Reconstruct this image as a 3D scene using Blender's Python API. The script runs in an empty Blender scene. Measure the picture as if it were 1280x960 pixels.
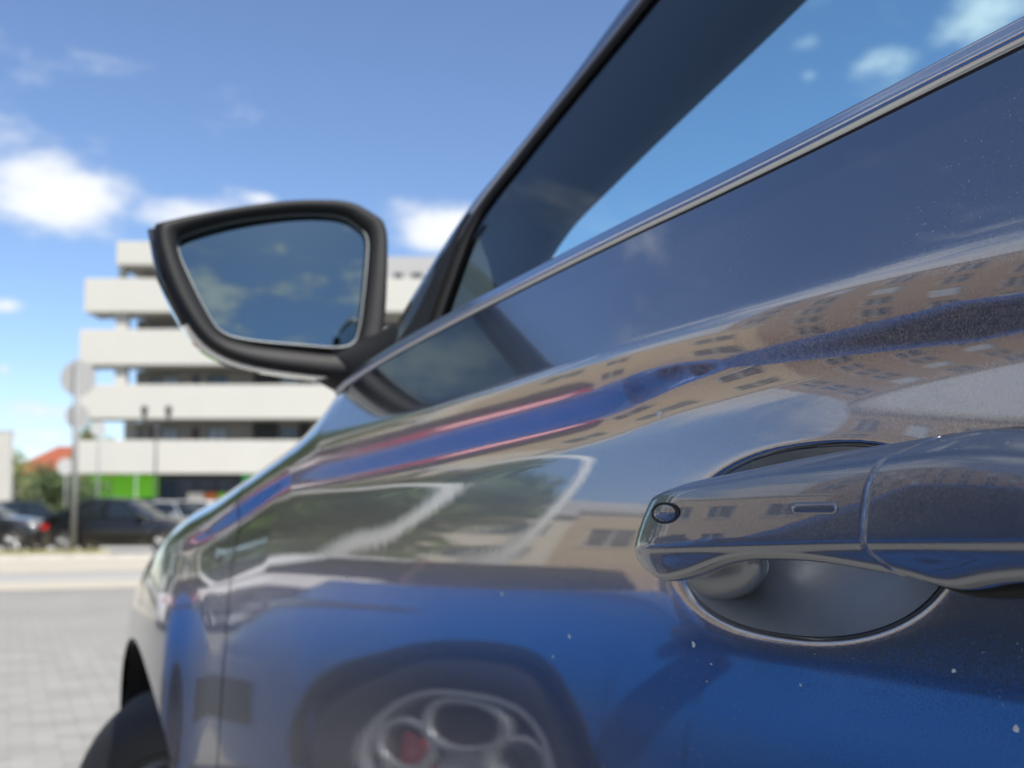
import bpy, bmesh, math, random
import numpy as np
from mathutils import Vector, Matrix
R = math.radians
random.seed(7)
SC = bpy.context.scene
COL = SC.collection

# ------------------------------------------------------------------ camera
cam_d = bpy.data.cameras.new('camera')
cam = bpy.data.objects.new('camera', cam_d)
COL.objects.link(cam)
cam.location = (-.325, 0, 1.0)
cam.rotation_euler = (R(93), 0, R(-25))
cam_d.sensor_width = 36
cam_d.lens = 36 * 1350 / 1280
cam_d.shift_y = .07363
cam_d.clip_start = .02
cam_d.clip_end = 3000
cam_d.dof.use_dof = True
cam_d.dof.focus_distance = .47
cam_d.dof.aperture_fstop = 10
SC.camera = cam

# ------------------------------------------------------------------ sky, sun, exposure
SUN_AZ, SUN_EL = R(171), R(51)          # azimuth from +Y, clockwise to +X
sun_vec = Vector((math.sin(SUN_AZ) * math.cos(SUN_EL), math.cos(SUN_AZ) * math.cos(SUN_EL), math.sin(SUN_EL)))
world = bpy.data.worlds.new('World'); SC.world = world; world.use_nodes = True
def build_world():
    nt = world.node_tree; N = nt.nodes; LK = nt.links
    bg = N['Background']; bg.inputs[1].default_value = .092
    sky = N.new('ShaderNodeTexSky'); sky.sky_type = 'NISHITA'; sky.sun_disc = False
    sky.sun_elevation = SUN_EL; sky.sun_rotation = SUN_AZ
    sky.air_density = 1.0; sky.dust_density = .25; sky.ozone_density = 2.2; sky.altitude = 300
    tc = N.new('ShaderNodeTexCoord'); sep = N.new('ShaderNodeSeparateXYZ')
    LK.new(tc.outputs['Generated'], sep.inputs[0])
    def m(op, a, b=None, c=None, clamp=False):
        n = N.new('ShaderNodeMath'); n.operation = op; n.use_clamp = clamp
        for i, v in enumerate((a, b, c)):
            if v is None: continue
            if isinstance(v, (int, float)): n.inputs[i].default_value = v
            else: LK.new(v, n.inputs[i])
        return n.outputs[0]
    az = m('ARCTAN2', sep.outputs[0], sep.outputs[1])
    el = m('ARCSINE', sep.outputs[2])
    def gauss(a, e, wa, we):
        u = m('DIVIDE', m('SUBTRACT', az, a), wa); v = m('DIVIDE', m('SUBTRACT', el, e), we)
        return m('EXPONENT', m('MULTIPLY', m('ADD', m('MULTIPLY', u, u), m('MULTIPLY', v, v)), -1.0))
    def ae(px, py):
        return R(25) + math.atan((px - 640) / 1350), math.atan((645 - py) / 1350 * math.cos(math.atan((px - 640) / 1350)))
    tot = None
    for px, py, wx, wy, k in [(65, 238, 105, 46, 1.08), (215, 264, 85, 24, .88), (325, 244, 26, 9, .7), (545, 283, 66, 32, 1.08),
                              (0, 379, 22, 12, .8), (2, 460, 14, 10, .7), (35, 512, 55, 20, .8), (40, 545, 60, 14, .7),
                              (1105, 66, 45, 22, .62), (1012, 45, 42, 14, .55), (1020, 85, 18, 10, .5), (1250, 15, 55, 35, .85)]:
        a, e = ae(px, py)
        g = m('MULTIPLY', gauss(a, e, wx / 1350, wy / 1350), k)
        tot = g if tot is None else m('MAXIMUM', tot, g)
    no = N.new('ShaderNodeTexNoise'); no.inputs['Scale'].default_value = 7; no.inputs['Detail'].default_value = 9
    no.inputs['Roughness'].default_value = .62
    mp = N.new('ShaderNodeMapping'); mp.inputs['Scale'].default_value = (1, 1, 2.2)
    LK.new(tc.outputs['Generated'], mp.inputs[0]); LK.new(mp.outputs[0], no.inputs['Vector'])
    nb = N.new('ShaderNodeTexNoise'); nb.inputs['Scale'].default_value = 2.6; nb.inputs['Detail'].default_value = 8
    mp2 = N.new('ShaderNodeMapping'); mp2.inputs['Location'].default_value = (1.3, 5.2, 2.0); mp2.inputs['Scale'].default_value = (1, 1, 1.8)
    LK.new(tc.outputs['Generated'], mp2.inputs[0]); LK.new(mp2.outputs[0], nb.inputs['Vector'])
    frame = gauss(R(25), R(10), R(30), R(26))
    free = m('MULTIPLY', m('MULTIPLY_ADD', nb.outputs[0], 6.0, -2.8, clamp=True), m('SUBTRACT', 1.0, m('MULTIPLY', frame, 1.3, clamp=True)))
    cov = m('MULTIPLY_ADD', m('SUBTRACT', no.outputs[0], .5), 2.5, m('MAXIMUM', tot, m('MULTIPLY', free, .85)))
    mask = m('SMOOTHSTEP', .0, .0) if False else None
    mr = N.new('ShaderNodeMapRange'); mr.interpolation_type = 'SMOOTHSTEP'
    mr.inputs['From Min'].default_value = .28; mr.inputs['From Max'].default_value = .98
    LK.new(cov, mr.inputs['Value'])
    mr2 = N.new('ShaderNodeMapRange'); mr2.inputs['From Min'].default_value = .35; mr2.inputs['From Max'].default_value = 1.15
    LK.new(cov, mr2.inputs['Value'])
    cc = N.new('ShaderNodeMix'); cc.data_type = 'RGBA'
    cc.inputs[6].default_value = (4.6, 5.2, 6.2, 1); cc.inputs[7].default_value = (7.4, 7.5, 7.7, 1)
    LK.new(mr2.outputs[0], cc.inputs[0])
    mx = N.new('ShaderNodeMix'); mx.data_type = 'RGBA'
    tn = N.new('ShaderNodeMix'); tn.data_type = 'RGBA'; tn.blend_type = 'MULTIPLY'; tn.inputs[0].default_value = 1; tn.inputs[7].default_value = (.95, 1.0, 1.12, 1)
    LK.new(sky.outputs[0], tn.inputs[6])
    LK.new(m('MULTIPLY', mr.outputs[0], .92), mx.inputs[0]); LK.new(tn.outputs[2], mx.inputs[6]); LK.new(cc.outputs[2], mx.inputs[7])
    LK.new(mx.outputs[2], bg.inputs[0])
build_world()
sun_d = bpy.data.lights.new('sun', 'SUN'); sun_d.energy = 4.9; sun_d.angle = R(.5); sun_d.color = (1, .955, .88)
sun = bpy.data.objects.new('sun', sun_d); COL.objects.link(sun)
sun.rotation_euler = sun_vec.to_track_quat('Z', 'Y').to_euler(); sun.location = (-10, -10, 20)
SC.view_settings.view_transform = 'Standard'; SC.view_settings.look = 'None'
SC.view_settings.exposure = .68; SC.view_settings.gamma = 1; SC.view_settings.use_curve_mapping = False
SC.cycles.max_bounces = 10; SC.cycles.transparent_max_bounces = 16
SC.cycles.use_denoising = True
SC.cycles.sample_clamp_indirect = 8
SC.render.film_transparent = False

# ------------------------------------------------------------------ helpers
def tag(o, label=None, cat=None, group=None, kind=None):
    if label: o['label'] = label
    if cat: o['category'] = cat
    if group: o['group'] = group
    if kind: o['kind'] = kind
    return o
def empty(name, loc, rz=0):
    o = bpy.data.objects.new(name, None); COL.objects.link(o)
    o.location = loc; o.rotation_euler = (0, 0, rz); o.empty_display_size = .2
    return o
def wmat(o):
    m = o.matrix_basis.copy()
    if o.parent: m = wmat(o.parent) @ o.matrix_parent_inverse @ m
    return m
def link(name, me, mat=None, parent=None, world=False):
    o = bpy.data.objects.new(name, me); COL.objects.link(o)
    if mat is not None:
        me.materials.clear(); me.materials.append(mat)
    if parent is not None:
        o.parent = parent
        if world: o.matrix_parent_inverse = wmat(parent).inverted()
    return o
def mk(name, verts, faces, mat=None, parent=None, smooth=True, world=False, fix=False):
    me = bpy.data.meshes.new(name)
    me.from_pydata([tuple(map(float, v)) for v in verts], [], faces)
    if fix:
        bm = bmesh.new(); bm.from_mesh(me); bmesh.ops.remove_doubles(bm, verts=bm.verts, dist=1e-6)
        bmesh.ops.recalc_face_normals(bm, faces=bm.faces); bm.to_mesh(me); bm.free()
    if smooth: me.shade_smooth()
    me.update()
    return link(name, me, mat, parent, world)
def gridf(nu, nv, closed_u=False, flip=False):
    f = []
    for i in range(nu if closed_u else nu - 1):
        for j in range(nv - 1):
            a = i * nv + j; b = ((i + 1) % nu) * nv + j
            q = (a, b, b + 1, a + 1)
            f.append(q[::-1] if flip else q)
    return f
def grid(name, us, vs, fn, mat, parent=None, closed=False, flip=False, world=False, smooth=True):
    v = [fn(u, w) for u in us for w in vs]
    return mk(name, v, gridf(len(us), len(vs), closed, flip), mat, parent, smooth, world)
class MB:
    """collects boxes and tubes into one mesh"""
    def __init__(s): s.v = []; s.f = []
    def add(s, v, f):
        k = len(s.v); s.v += [tuple(p) for p in v]; s.f += [tuple(i + k for i in q) for q in f]; return s
    def box(s, x0, x1, y0, y1, z0, z1):
        v = [(x, y, z) for x in (x0, x1) for y in (y0, y1) for z in (z0, z1)]
        return s.add(v, [(0, 1, 3, 2), (4, 6, 7, 5), (0, 4, 5, 1), (2, 3, 7, 6), (0, 2, 6, 4), (1, 5, 7, 3)])
    def tube(s, pts, r, n=10, caps=True, ref=None):
        pts = [Vector(p) for p in pts]; rs = r if isinstance(r, (list, tuple)) else [r] * len(pts)
        v = []; prev = None
        for i, p in enumerate(pts):
            t = (pts[min(i + 1, len(pts) - 1)] - pts[max(i - 1, 0)]).normalized()
            if prev is None:
                a = Vector((0, 0, 1)) if abs(t.z) < .9 else Vector((1, 0, 0))
                prev = t.cross(a).normalized()
            prev = (prev - t * prev.dot(t)).normalized(); b = t.cross(prev)
            for k in range(n):
                an = 2 * math.pi * k / n
                v.append(p + (prev * math.cos(an) + b * math.sin(an)) * rs[i])
        f = []
        for i in range(len(pts) - 1):
            for k in range(n):
                f.append((i * n + k, i * n + (k + 1) % n, (i + 1) * n + (k + 1) % n, (i + 1) * n + k))
        if caps:
            f.append(tuple(range(n))[::-1]); f.append(tuple((len(pts) - 1) * n + k for k in range(n)))
        return s.add(v, f)
    def lathe(s, prof, n=32, axis='x', c=(0, 0, 0)):
        v = []
        for i in range(n):
            a = 2 * math.pi * i / n
            for r, h in prof:
                p = (h, r * math.cos(a), r * math.sin(a)) if axis == 'x' else (r * math.cos(a), r * math.sin(a), h)
                v.append((p[0] + c[0], p[1] + c[1], p[2] + c[2]))
        return s.add(v, gridf(n, len(prof), True))
    def build(s, name, mat, parent=None, smooth=False, world=False, bevel=0, fix=False, seg=2):
        o = mk(name, s.v, s.f, mat, parent, smooth, world, fix)
        if bevel:
            b = o.modifiers.new('bevel', 'BEVEL'); b.width = bevel; b.segments = seg; b.limit_method = 'ANGLE'
            o.data.shade_smooth(); o.modifiers.new('wn', 'WEIGHTED_NORMAL')
        return o
def copy_tree(o, parent=None):
    c = o.copy(); COL.objects.link(c)
    if parent is not None:
        c.parent = parent; c.matrix_parent_inverse = o.matrix_parent_inverse.copy()
    for ch in list(o.children): copy_tree(ch, c)
    return c
def pchip(xs, ys, x):
    xs = np.asarray(xs, float); ys = np.asarray(ys, float); x = np.asarray(x, float)
    hh = np.diff(xs); d = np.diff(ys) / hh; m = np.zeros(len(xs))
    for i in range(1, len(xs) - 1):
        if d[i - 1] * d[i] > 0:
            w1 = 2 * hh[i] + hh[i - 1]; w2 = hh[i] + 2 * hh[i - 1]
            m[i] = (w1 + w2) / (w1 / d[i - 1] + w2 / d[i])
    m[0] = d[0]; m[-1] = d[-1]
    xc = np.clip(x, xs[0], xs[-1]); k = np.clip(np.searchsorted(xs, xc) - 1, 0, len(xs) - 2)
    t = (xc - xs[k]) / hh[k]
    return ((1 + 2 * t) * (1 - t) ** 2 * ys[k] + t * (1 - t) ** 2 * hh[k] * m[k] + t * t * (3 - 2 * t) * ys[k + 1] + t * t * (t - 1) * hh[k] * m[k + 1])
def sstep(a, b, x):
    t = np.clip((np.asarray(x, float) - a) / (b - a), 0, 1); return t * t * (3 - 2 * t)

# ------------------------------------------------------------------ materials
def mat(name, col, rough=.5, metal=0, coat=0, spec=.5, trans=0, noise=0, nscale=8, bump=0, bscale=200, emit=None, coat_rough=.02):
    m = bpy.data.materials.new(name); m.use_nodes = True
    nt = m.node_tree; b = nt.nodes['Principled BSDF']
    b.inputs['Base Color'].default_value = (*col, 1); b.inputs['Roughness'].default_value = rough
    b.inputs['Metallic'].default_value = metal; b.inputs['Coat Weight'].default_value = coat
    b.inputs['Coat Roughness'].default_value = coat_rough
    b.inputs['Specular IOR Level'].default_value = spec; b.inputs['Transmission Weight'].default_value = trans
    tc = nt.nodes.new('ShaderNodeTexCoord')
    if noise:
        no = nt.nodes.new('ShaderNodeTexNoise'); no.inputs['Scale'].default_value = nscale; no.inputs['Detail'].default_value = 6
        nt.links.new(tc.outputs['Object'], no.inputs['Vector'])
        mx = nt.nodes.new('ShaderNodeMix'); mx.data_type = 'RGBA'
        mx.inputs[6].default_value = (*[c * (1 - noise) for c in col], 1); mx.inputs[7].default_value = (*[min(1, c * (1 + noise)) for c in col], 1)
        nt.links.new(no.outputs[0], mx.inputs[0]); nt.links.new(mx.outputs[2], b.inputs['Base Color'])
    if bump:
        no = nt.nodes.new('ShaderNodeTexNoise'); no.inputs['Scale'].default_value = bscale; no.inputs['Detail'].default_value = 3
        nt.links.new(tc.outputs['Object'], no.inputs['Vector'])
        bp = nt.nodes.new('ShaderNodeBump'); bp.inputs['Strength'].default_value = bump; bp.inputs['Distance'].default_value = .002
        nt.links.new(no.outputs[0], bp.inputs['Height']); nt.links.new(bp.outputs[0], b.inputs['Normal'])
    return m
def paint(name, col, metal=.7, rough=.38, flake=.35, scale=1500, dust=0, ior=1.75):
    m = mat(name, col, rough, metal, coat=1.0, coat_rough=.012)
    nt = m.node_tree; N = nt.nodes; b = N['Principled BSDF']; tc = N['Texture Coordinate'] if 'Texture Coordinate' in N else N.new('ShaderNodeTexCoord')
    b.inputs['Coat IOR'].default_value = ior
    vo = N.new('ShaderNodeTexVoronoi'); vo.inputs['Scale'].default_value = scale
    nt.links.new(tc.outputs['Object'], vo.inputs['Vector'])
    vm = N.new('ShaderNodeVectorMath'); vm.operation = 'SUBTRACT'; vm.inputs[1].default_value = (.5, .5, .5)
    nt.links.new(vo.outputs['Color'], vm.inputs[0])
    vs = N.new('ShaderNodeVectorMath'); vs.operation = 'SCALE'; vs.inputs['Scale'].default_value = flake
    nt.links.new(vm.outputs[0], vs.inputs[0])
    ge = N.new('ShaderNodeNewGeometry'); va = N.new('ShaderNodeVectorMath'); va.operation = 'ADD'
    nt.links.new(ge.outputs['Normal'], va.inputs[0]); nt.links.new(vs.outputs[0], va.inputs[1])
    vn = N.new('ShaderNodeVectorMath'); vn.operation = 'NORMALIZE'
    nt.links.new(va.outputs[0], vn.inputs[0]); nt.links.new(vn.outputs[0], b.inputs['Normal'])
    # faint orange peel in the clear coat
    no = N.new('ShaderNodeTexNoise'); no.inputs['Scale'].default_value = 75; no.inputs['Detail'].default_value = 2
    nt.links.new(tc.outputs['Object'], no.inputs['Vector'])
    bp = N.new('ShaderNodeBump'); bp.inputs['Strength'].default_value = .012; bp.inputs['Distance'].default_value = .0006
    nt.links.new(no.outputs[0], bp.inputs['Height']); nt.links.new(bp.outputs[0], b.inputs['Coat Normal'])
    sm = N.new('ShaderNodeTexNoise'); sm.inputs['Scale'].default_value = 16; sm.inputs['Detail'].default_value = 7; sm.inputs['Distortion'].default_value = 1.2
    nt.links.new(tc.outputs['Object'], sm.inputs['Vector'])
    sr = N.new('ShaderNodeMapRange'); sr.inputs['From Min'].default_value = .45; sr.inputs['From Max'].default_value = .8; sr.inputs['To Min'].default_value = .006; sr.inputs['To Max'].default_value = .03
    nt.links.new(sm.outputs[0], sr.inputs['Value']); nt.links.new(sr.outputs[0], b.inputs['Coat Roughness'])
    if dust:
        vo2 = N.new('ShaderNodeTexNoise'); vo2.inputs['Scale'].default_value = 900; vo2.inputs['Detail'].default_value = 1
        nt.links.new(tc.outputs['Object'], vo2.inputs['Vector'])
        mr = N.new('ShaderNodeMapRange'); mr.inputs['From Min'].default_value = .715; mr.inputs['From Max'].default_value = .78
        nt.links.new(vo2.outputs[0], mr.inputs['Value'])
        big = N.new('ShaderNodeTexNoise'); big.inputs['Scale'].default_value = 14
        nt.links.new(tc.outputs['Object'], big.inputs['Vector'])
        mr3 = N.new('ShaderNodeMapRange'); mr3.inputs['From Min'].default_value = .42; mr3.inputs['From Max'].default_value = .62; mr3.inputs['To Max'].default_value = dust
        nt.links.new(big.outputs[0], mr3.inputs['Value'])
        mu = N.new('ShaderNodeMath'); mu.operation = 'MULTIPLY'
        nt.links.new(mr.outputs[0], mu.inputs[0]); nt.links.new(mr3.outputs[0], mu.inputs[1])
        df = N.new('ShaderNodeBsdfDiffuse'); df.inputs[0].default_value = (.55, .55, .52, 1)
        ms = N.new('ShaderNodeMixShader'); out = N['Material Output']
        nt.links.new(mu.outputs[0], ms.inputs[0]); nt.links.new(b.outputs[0], ms.inputs[1]); nt.links.new(df.outputs[0], ms.inputs[2])
        nt.links.new(ms.outputs[0], out.inputs[0])
    return m
def glass(name, tint, ior=1.5, rough=0):
    m = bpy.data.materials.new(name); m.use_nodes = True; nt = m.node_tree; nt.nodes.clear(); N = nt.nodes
    out = N.new('ShaderNodeOutputMaterial'); mx = N.new('ShaderNodeMixShader'); fr = N.new('ShaderNodeFresnel'); fr.inputs[0].default_value = ior
    tr = N.new('ShaderNodeBsdfTransparent'); tr.inputs[0].default_value = (*tint, 1)
    gl = N.new('ShaderNodeBsdfGlossy'); gl.inputs['Roughness'].default_value = rough
    ge = N.new('ShaderNodeNewGeometry'); mr = N.new('ShaderNodeMapRange'); mr.inputs['To Min'].default_value = ior; mr.inputs['To Max'].default_value = 1 / ior
    nt.links.new(ge.outputs['Backfacing'], mr.inputs['Value']); nt.links.new(mr.outputs[0], fr.inputs[0])
    nt.links.new(fr.outputs[0], mx.inputs[0]); nt.links.new(tr.outputs[0], mx.inputs[1]); nt.links.new(gl.outputs[0], mx.inputs[2])
    nt.links.new(mx.outputs[0], out.inputs[0])
    return m
M = {}
M['grey_paint'] = paint('blue_grey_metallic', (.22, .228, .262), .93, .18, .075, 2600, dust=.4, ior=2.1)
M['handle_paint'] = paint('handle_paint', (.175, .186, .212), .93, .33, .13, 2600, dust=.5, ior=1.65)
M['blue_paint'] = paint('bright_blue_metallic', (.012, .12, .42), .15, .34, .2, 900, ior=1.5)
M['blue_paint'].node_tree.nodes['Principled BSDF'].inputs['Coat Weight'].default_value = .55
M['black_paint'] = paint('black_paint', (.006, .006, .008), .0, .3, .05, ior=1.5)
M['red_paint'] = paint('red_paint', (.24, .008, .012), .1, .3, .05)
M['white_paint'] = paint('white_car_paint', (.78, .78, .77), 0, .3, .02)
M['dark_grey_paint'] = paint('dark_grey_paint', (.03, .032, .036), .4, .3, .2)
M['silver_paint'] = paint('silver_paint', (.42, .43, .44), .6, .3, .2)
M['black_plastic'] = mat('black_plastic', (.011, .011, .012), .55, spec=.28, noise=.2, nscale=40, bump=.15, bscale=900)
M['gloss_black'] = mat('gloss_black', (.006, .006, .007), .12)
M['rubber'] = mat('rubber', (.020, .020, .021), .66, noise=.3, nscale=30)
M['seal'] = mat('rubber_seal', (.006, .006, .006), .75)
M['chrome'] = mat('satin_chrome', (.62, .65, .70), .22, metal=1)
M['sunlit_satin_film'] = mat('sunlit_satin_film', (.62, .64, .66), .27, metal=.82, coat=.3, coat_rough=.08, noise=.06, nscale=70, bump=.12, bscale=1800)  # film tone lifted so the unlit handle cup looks bright
M['foot_grey'] = mat('satin_grey', (.22, .235, .25), .38, metal=.8, noise=.08, nscale=70)
M['rim_grey'] = mat('mirror_edge', (.12, .13, .135), .4, metal=.5)
M['steel'] = mat('bright_metal', (.75, .75, .77), .22, metal=1)
M['alloy'] = mat('grey_alloy', (.36, .37, .39), .3, metal=.85)
M['dark_alloy'] = mat('dark_alloy', (.38, .39, .41), .35, metal=.4)
M['caliper'] = mat('red_caliper', (.7, .015, .03), .35, coat=.6)
M['disc'] = mat('brake_disc', (.18, .17, .16), .4, metal=.9)
M['trim'] = mat('cabin_trim', (.040, .043, .050), .7, bump=.2, bscale=700)
M['headliner'] = mat('headliner', (.30, .29, .28), .9)
M['glass'] = glass('side_glass', (.84, .985, 1.0), 1.6)
M['screen_glass'] = glass('windscreen_glass', (.84, .985, 1.0), 1.4)
M['car_glass'] = mat('dark_car_glass', (.012, .016, .018), .03, spec=.7)
M['mirror'] = mat('mirror_glass', (.19, .25, .255), .012, metal=1)
M['lamp_clear'] = mat('lamp_lens', (.6, .62, .65), .08, metal=.7, coat=1)
M['lamp_dark'] = mat('dark_lamp', (.02, .02, .025), .08, coat=1)
M['lamp_red'] = mat('red_lamp', (.45, .012, .015), .12, coat=1)
M['lamp_amber'] = mat('amber_lamp', (.5, .12, .01), .15, coat=1)
M['plate'] = mat('number_plate', (.75, .75, .73), .4)
M['white_render'] = mat('white_render', (.44, .43, .39), .85, noise=.05, nscale=.6)
M['grey_render'] = mat('grey_render', (.30, .29, .28), .85, noise=.12, nscale=.5)
M['grey_panel'] = mat('grey_panel', (.36, .355, .35), .8, noise=.08, nscale=.7)
M['dark_panel'] = mat('dark_panel', (.035, .036, .04), .6)
M['win_glass'] = mat('window_glass', (.03, .045, .07), .04, spec=.8)
M['win_pale'] = mat('pale_blind', (.42, .50, .60), .3)
M['frame_white'] = mat('white_frame', (.7, .7, .69), .5)
M['frame_dark'] = mat('dark_frame', (.05, .05, .055), .5)
M['green_panel'] = mat('lime_panel', (.19, .62, .02), .5)
M['green_sign'] = mat('green_sign', (.03, .40, .08), .5)
M['beige'] = mat('beige_render', (.46, .36, .25), .9, noise=.12, nscale=.4)
M['cream'] = mat('cream_render', (.62, .57, .47), .9, noise=.08, nscale=.4)
M['brown'] = mat('brown_brick', (.30, .215, .15), .9, noise=.15, nscale=.5)
M['tile_roof'] = mat('orange_tiles', (.25, .068, .032), .8, noise=.25, nscale=3)
M['bark'] = mat('bark', (.10, .075, .05), .95, noise=.3, nscale=6)
M['galv'] = mat('galvanised_steel', (.22, .225, .23), .6, metal=.2, noise=.08, nscale=12)
M['sign_face'] = mat('sign_face', (.42, .42, .41), .5)
M['sign_back'] = mat('sign_back', (.34, .34, .335), .5, metal=.1)
M['white_post'] = mat('white_pole', (.82, .82, .80), .4)
M['concrete'] = mat('concrete', (.40, .385, .36), .9, noise=.15, nscale=5)
M['dirt'] = mat('dried_dirt', (.62, .61, .57), .9, noise=.2, nscale=600)
def leaf_mat(name, a, b):
    m = mat(name, a, .6); nt = m.node_tree; bs = nt.nodes['Principled BSDF']
    oi = nt.nodes.new('ShaderNodeNewGeometry'); mx = nt.nodes.new('ShaderNodeMix'); mx.data_type = 'RGBA'
    mx.inputs[6].default_value = (*a, 1); mx.inputs[7].default_value = (*b, 1)
    nt.links.new(oi.outputs['Random Per Island'], mx.inputs[0]); nt.links.new(mx.outputs[2], bs.inputs['Base Color'])
    bs.inputs['Subsurface Weight'].default_value = 0
    return m
M['leaf'] = leaf_mat('leaves', (.035, .07, .015), (.11, .16, .035))
M['leaf_dark'] = leaf_mat('dark_leaves', (.02, .045, .012), (.07, .10, .03))
M['leaf_olive'] = leaf_mat('olive_leaves', (.10, .12, .03), (.20, .20, .06))
M['dry_grass'] = leaf_mat('dry_grass', (.16, .16, .05), (.42, .38, .18))
def paver_mat(name, single=False):
    m = mat(name, (.34, .34, .33), .92); nt = m.node_tree; N = nt.nodes; b = N['Principled BSDF']
    tc = N['Texture Coordinate']
    no = N.new('ShaderNodeTexNoise'); no.inputs['Scale'].default_value = .35; no.inputs['Detail'].default_value = 8
    nt.links.new(tc.outputs['Object'], no.inputs['Vector'])
    mx = N.new('ShaderNodeMix'); mx.data_type = 'RGBA'; mx.inputs[6].default_value = (.205, .20, .186, 1); mx.inputs[7].default_value = (.305, .295, .27, 1)
    nt.links.new(no.outputs[0], mx.inputs[0])
    col = mx.outputs[2]
    if not single:
        br = N.new('ShaderNodeTexBrick'); br.inputs['Scale'].default_value = 1; br.inputs['Brick Width'].default_value = .2; br.inputs['Row Height'].default_value = .1
        br.inputs['Mortar Size'].default_value = .004; br.inputs['Color1'].default_value = (1, 1, 1, 1); br.inputs['Color2'].default_value = (.86, .86, .86, 1); br.inputs['Mortar'].default_value = (.62, .6, .56, 1)
        nt.links.new(tc.outputs['Object'], br.inputs['Vector'])
        mu = N.new('ShaderNodeMix'); mu.data_type = 'RGBA'; mu.blend_type = 'MULTIPLY'; mu.inputs[0].default_value = 1
        nt.links.new(col, mu.inputs[6]); nt.links.new(br.outputs[0], mu.inputs[7]); col = mu.outputs[2]
    else:
        oi = N.new('ShaderNodeObjectInfo'); mr = N.new('ShaderNodeMapRange'); mr.inputs['To Min'].default_value = .84; mr.inputs['To Max'].default_value = 1.06
        nt.links.new(oi.outputs['Random'], mr.inputs['Value'])
        mu = N.new('ShaderNodeMix'); mu.data_type = 'RGBA'; mu.blend_type = 'MULTIPLY'; mu.inputs[0].default_value = 1
        nt.links.new(col, mu.inputs[6]); nt.links.new(mr.outputs[0], mu.inputs[7]); col = mu.outputs[2]
    nt.links.new(col, b.inputs['Base Color'])
    return m
M['paving'] = paver_mat('grey_block_paving'); M['paver'] = paver_mat('grey_paver', True)
M['sand_paving'] = mat('sandy_paving', (.38, .345, .28), .95, noise=.12, nscale=1.2)
M['asphalt'] = mat('pale_asphalt', (.30, .295, .28), .95, noise=.12, nscale=2)
M['soil'] = mat('dry_verge', (.42, .36, .22), .95, noise=.3, nscale=1.5)
M['field'] = mat('field', (.10, .13, .05), .95, noise=.3, nscale=.05)

# @BODY
# ------------------------------------------------------------------ grey car: body side as a surface x(y, h), h = height above 1 m
PLAN_Y = [-2.0, -1.5, -.9, -.3, .1, .45, .646, .79, .93, 1.02, 1.17, 1.35, 1.45, 1.53, 1.60, 1.68, 1.8, 1.95, 2.1, 2.25]
PLAN_S = [-.12, -.05, -.02, .02, .0, -.006, -.02, -.05, -.068, -.083, -.102, -.122, -.133, -.165, -.20, -.13, -.03, .01, .06, .14]
_py = np.linspace(-2.0, 2.25, 4000); _ps = pchip(PLAN_Y, PLAN_S, _py)
_pi = np.concatenate([[0], np.cumsum((_ps[1:] + _ps[:-1]) / 2 * np.diff(_py))]); _pi -= np.interp(.3, _py, _pi)
def plan(y):
    x = np.interp(min(y, 2.25), _py, _pi)
    if y > 2.25:
        t = min(1, (y - 2.25) / .45)
        x += .14 * (y - 2.25) + .40 * (1 - math.sqrt(max(0, 1 - t * t)))
    if y < -1.5:
        t = min(1, (-1.5 - y) / .46); x += .30 * (1 - math.sqrt(max(0, 1 - t * t)))
    return float(x)
def belt(y): return float(pchip([-2, -.9, .297, .433, .7, .964, 1.083, 1.2, 1.35], [.24, .215, .187, .181, .173, .156, .140, .114, .078], y))
def crown(y): return float(pchip([1.0, 1.19, 1.5, 1.9, 2.15, 2.27, 2.5, 2.8], [.160, .116, .047, -.030, -.105, -.152, -.22, -.26], y))
DOOR_FRONT = 1.40
def top_h(y): return belt(y) if y < 1.10 else crown(y)
def lines(y):
    hc = .1158 - .0285 * y
    hn = float(pchip([-1, .25, .49, .59, .766, 1.1, 1.54, 2.0], [.08, .074, .080, .069, .062, .047, .0375, .02], y))
    hx = float(pchip([-1, .25, .316, .58, .857, 1.09, 1.52, 2.0], [.052, .050, .049, .035, .021, .015, -.006, -.035], y))
    return hc, hn, hx
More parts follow.
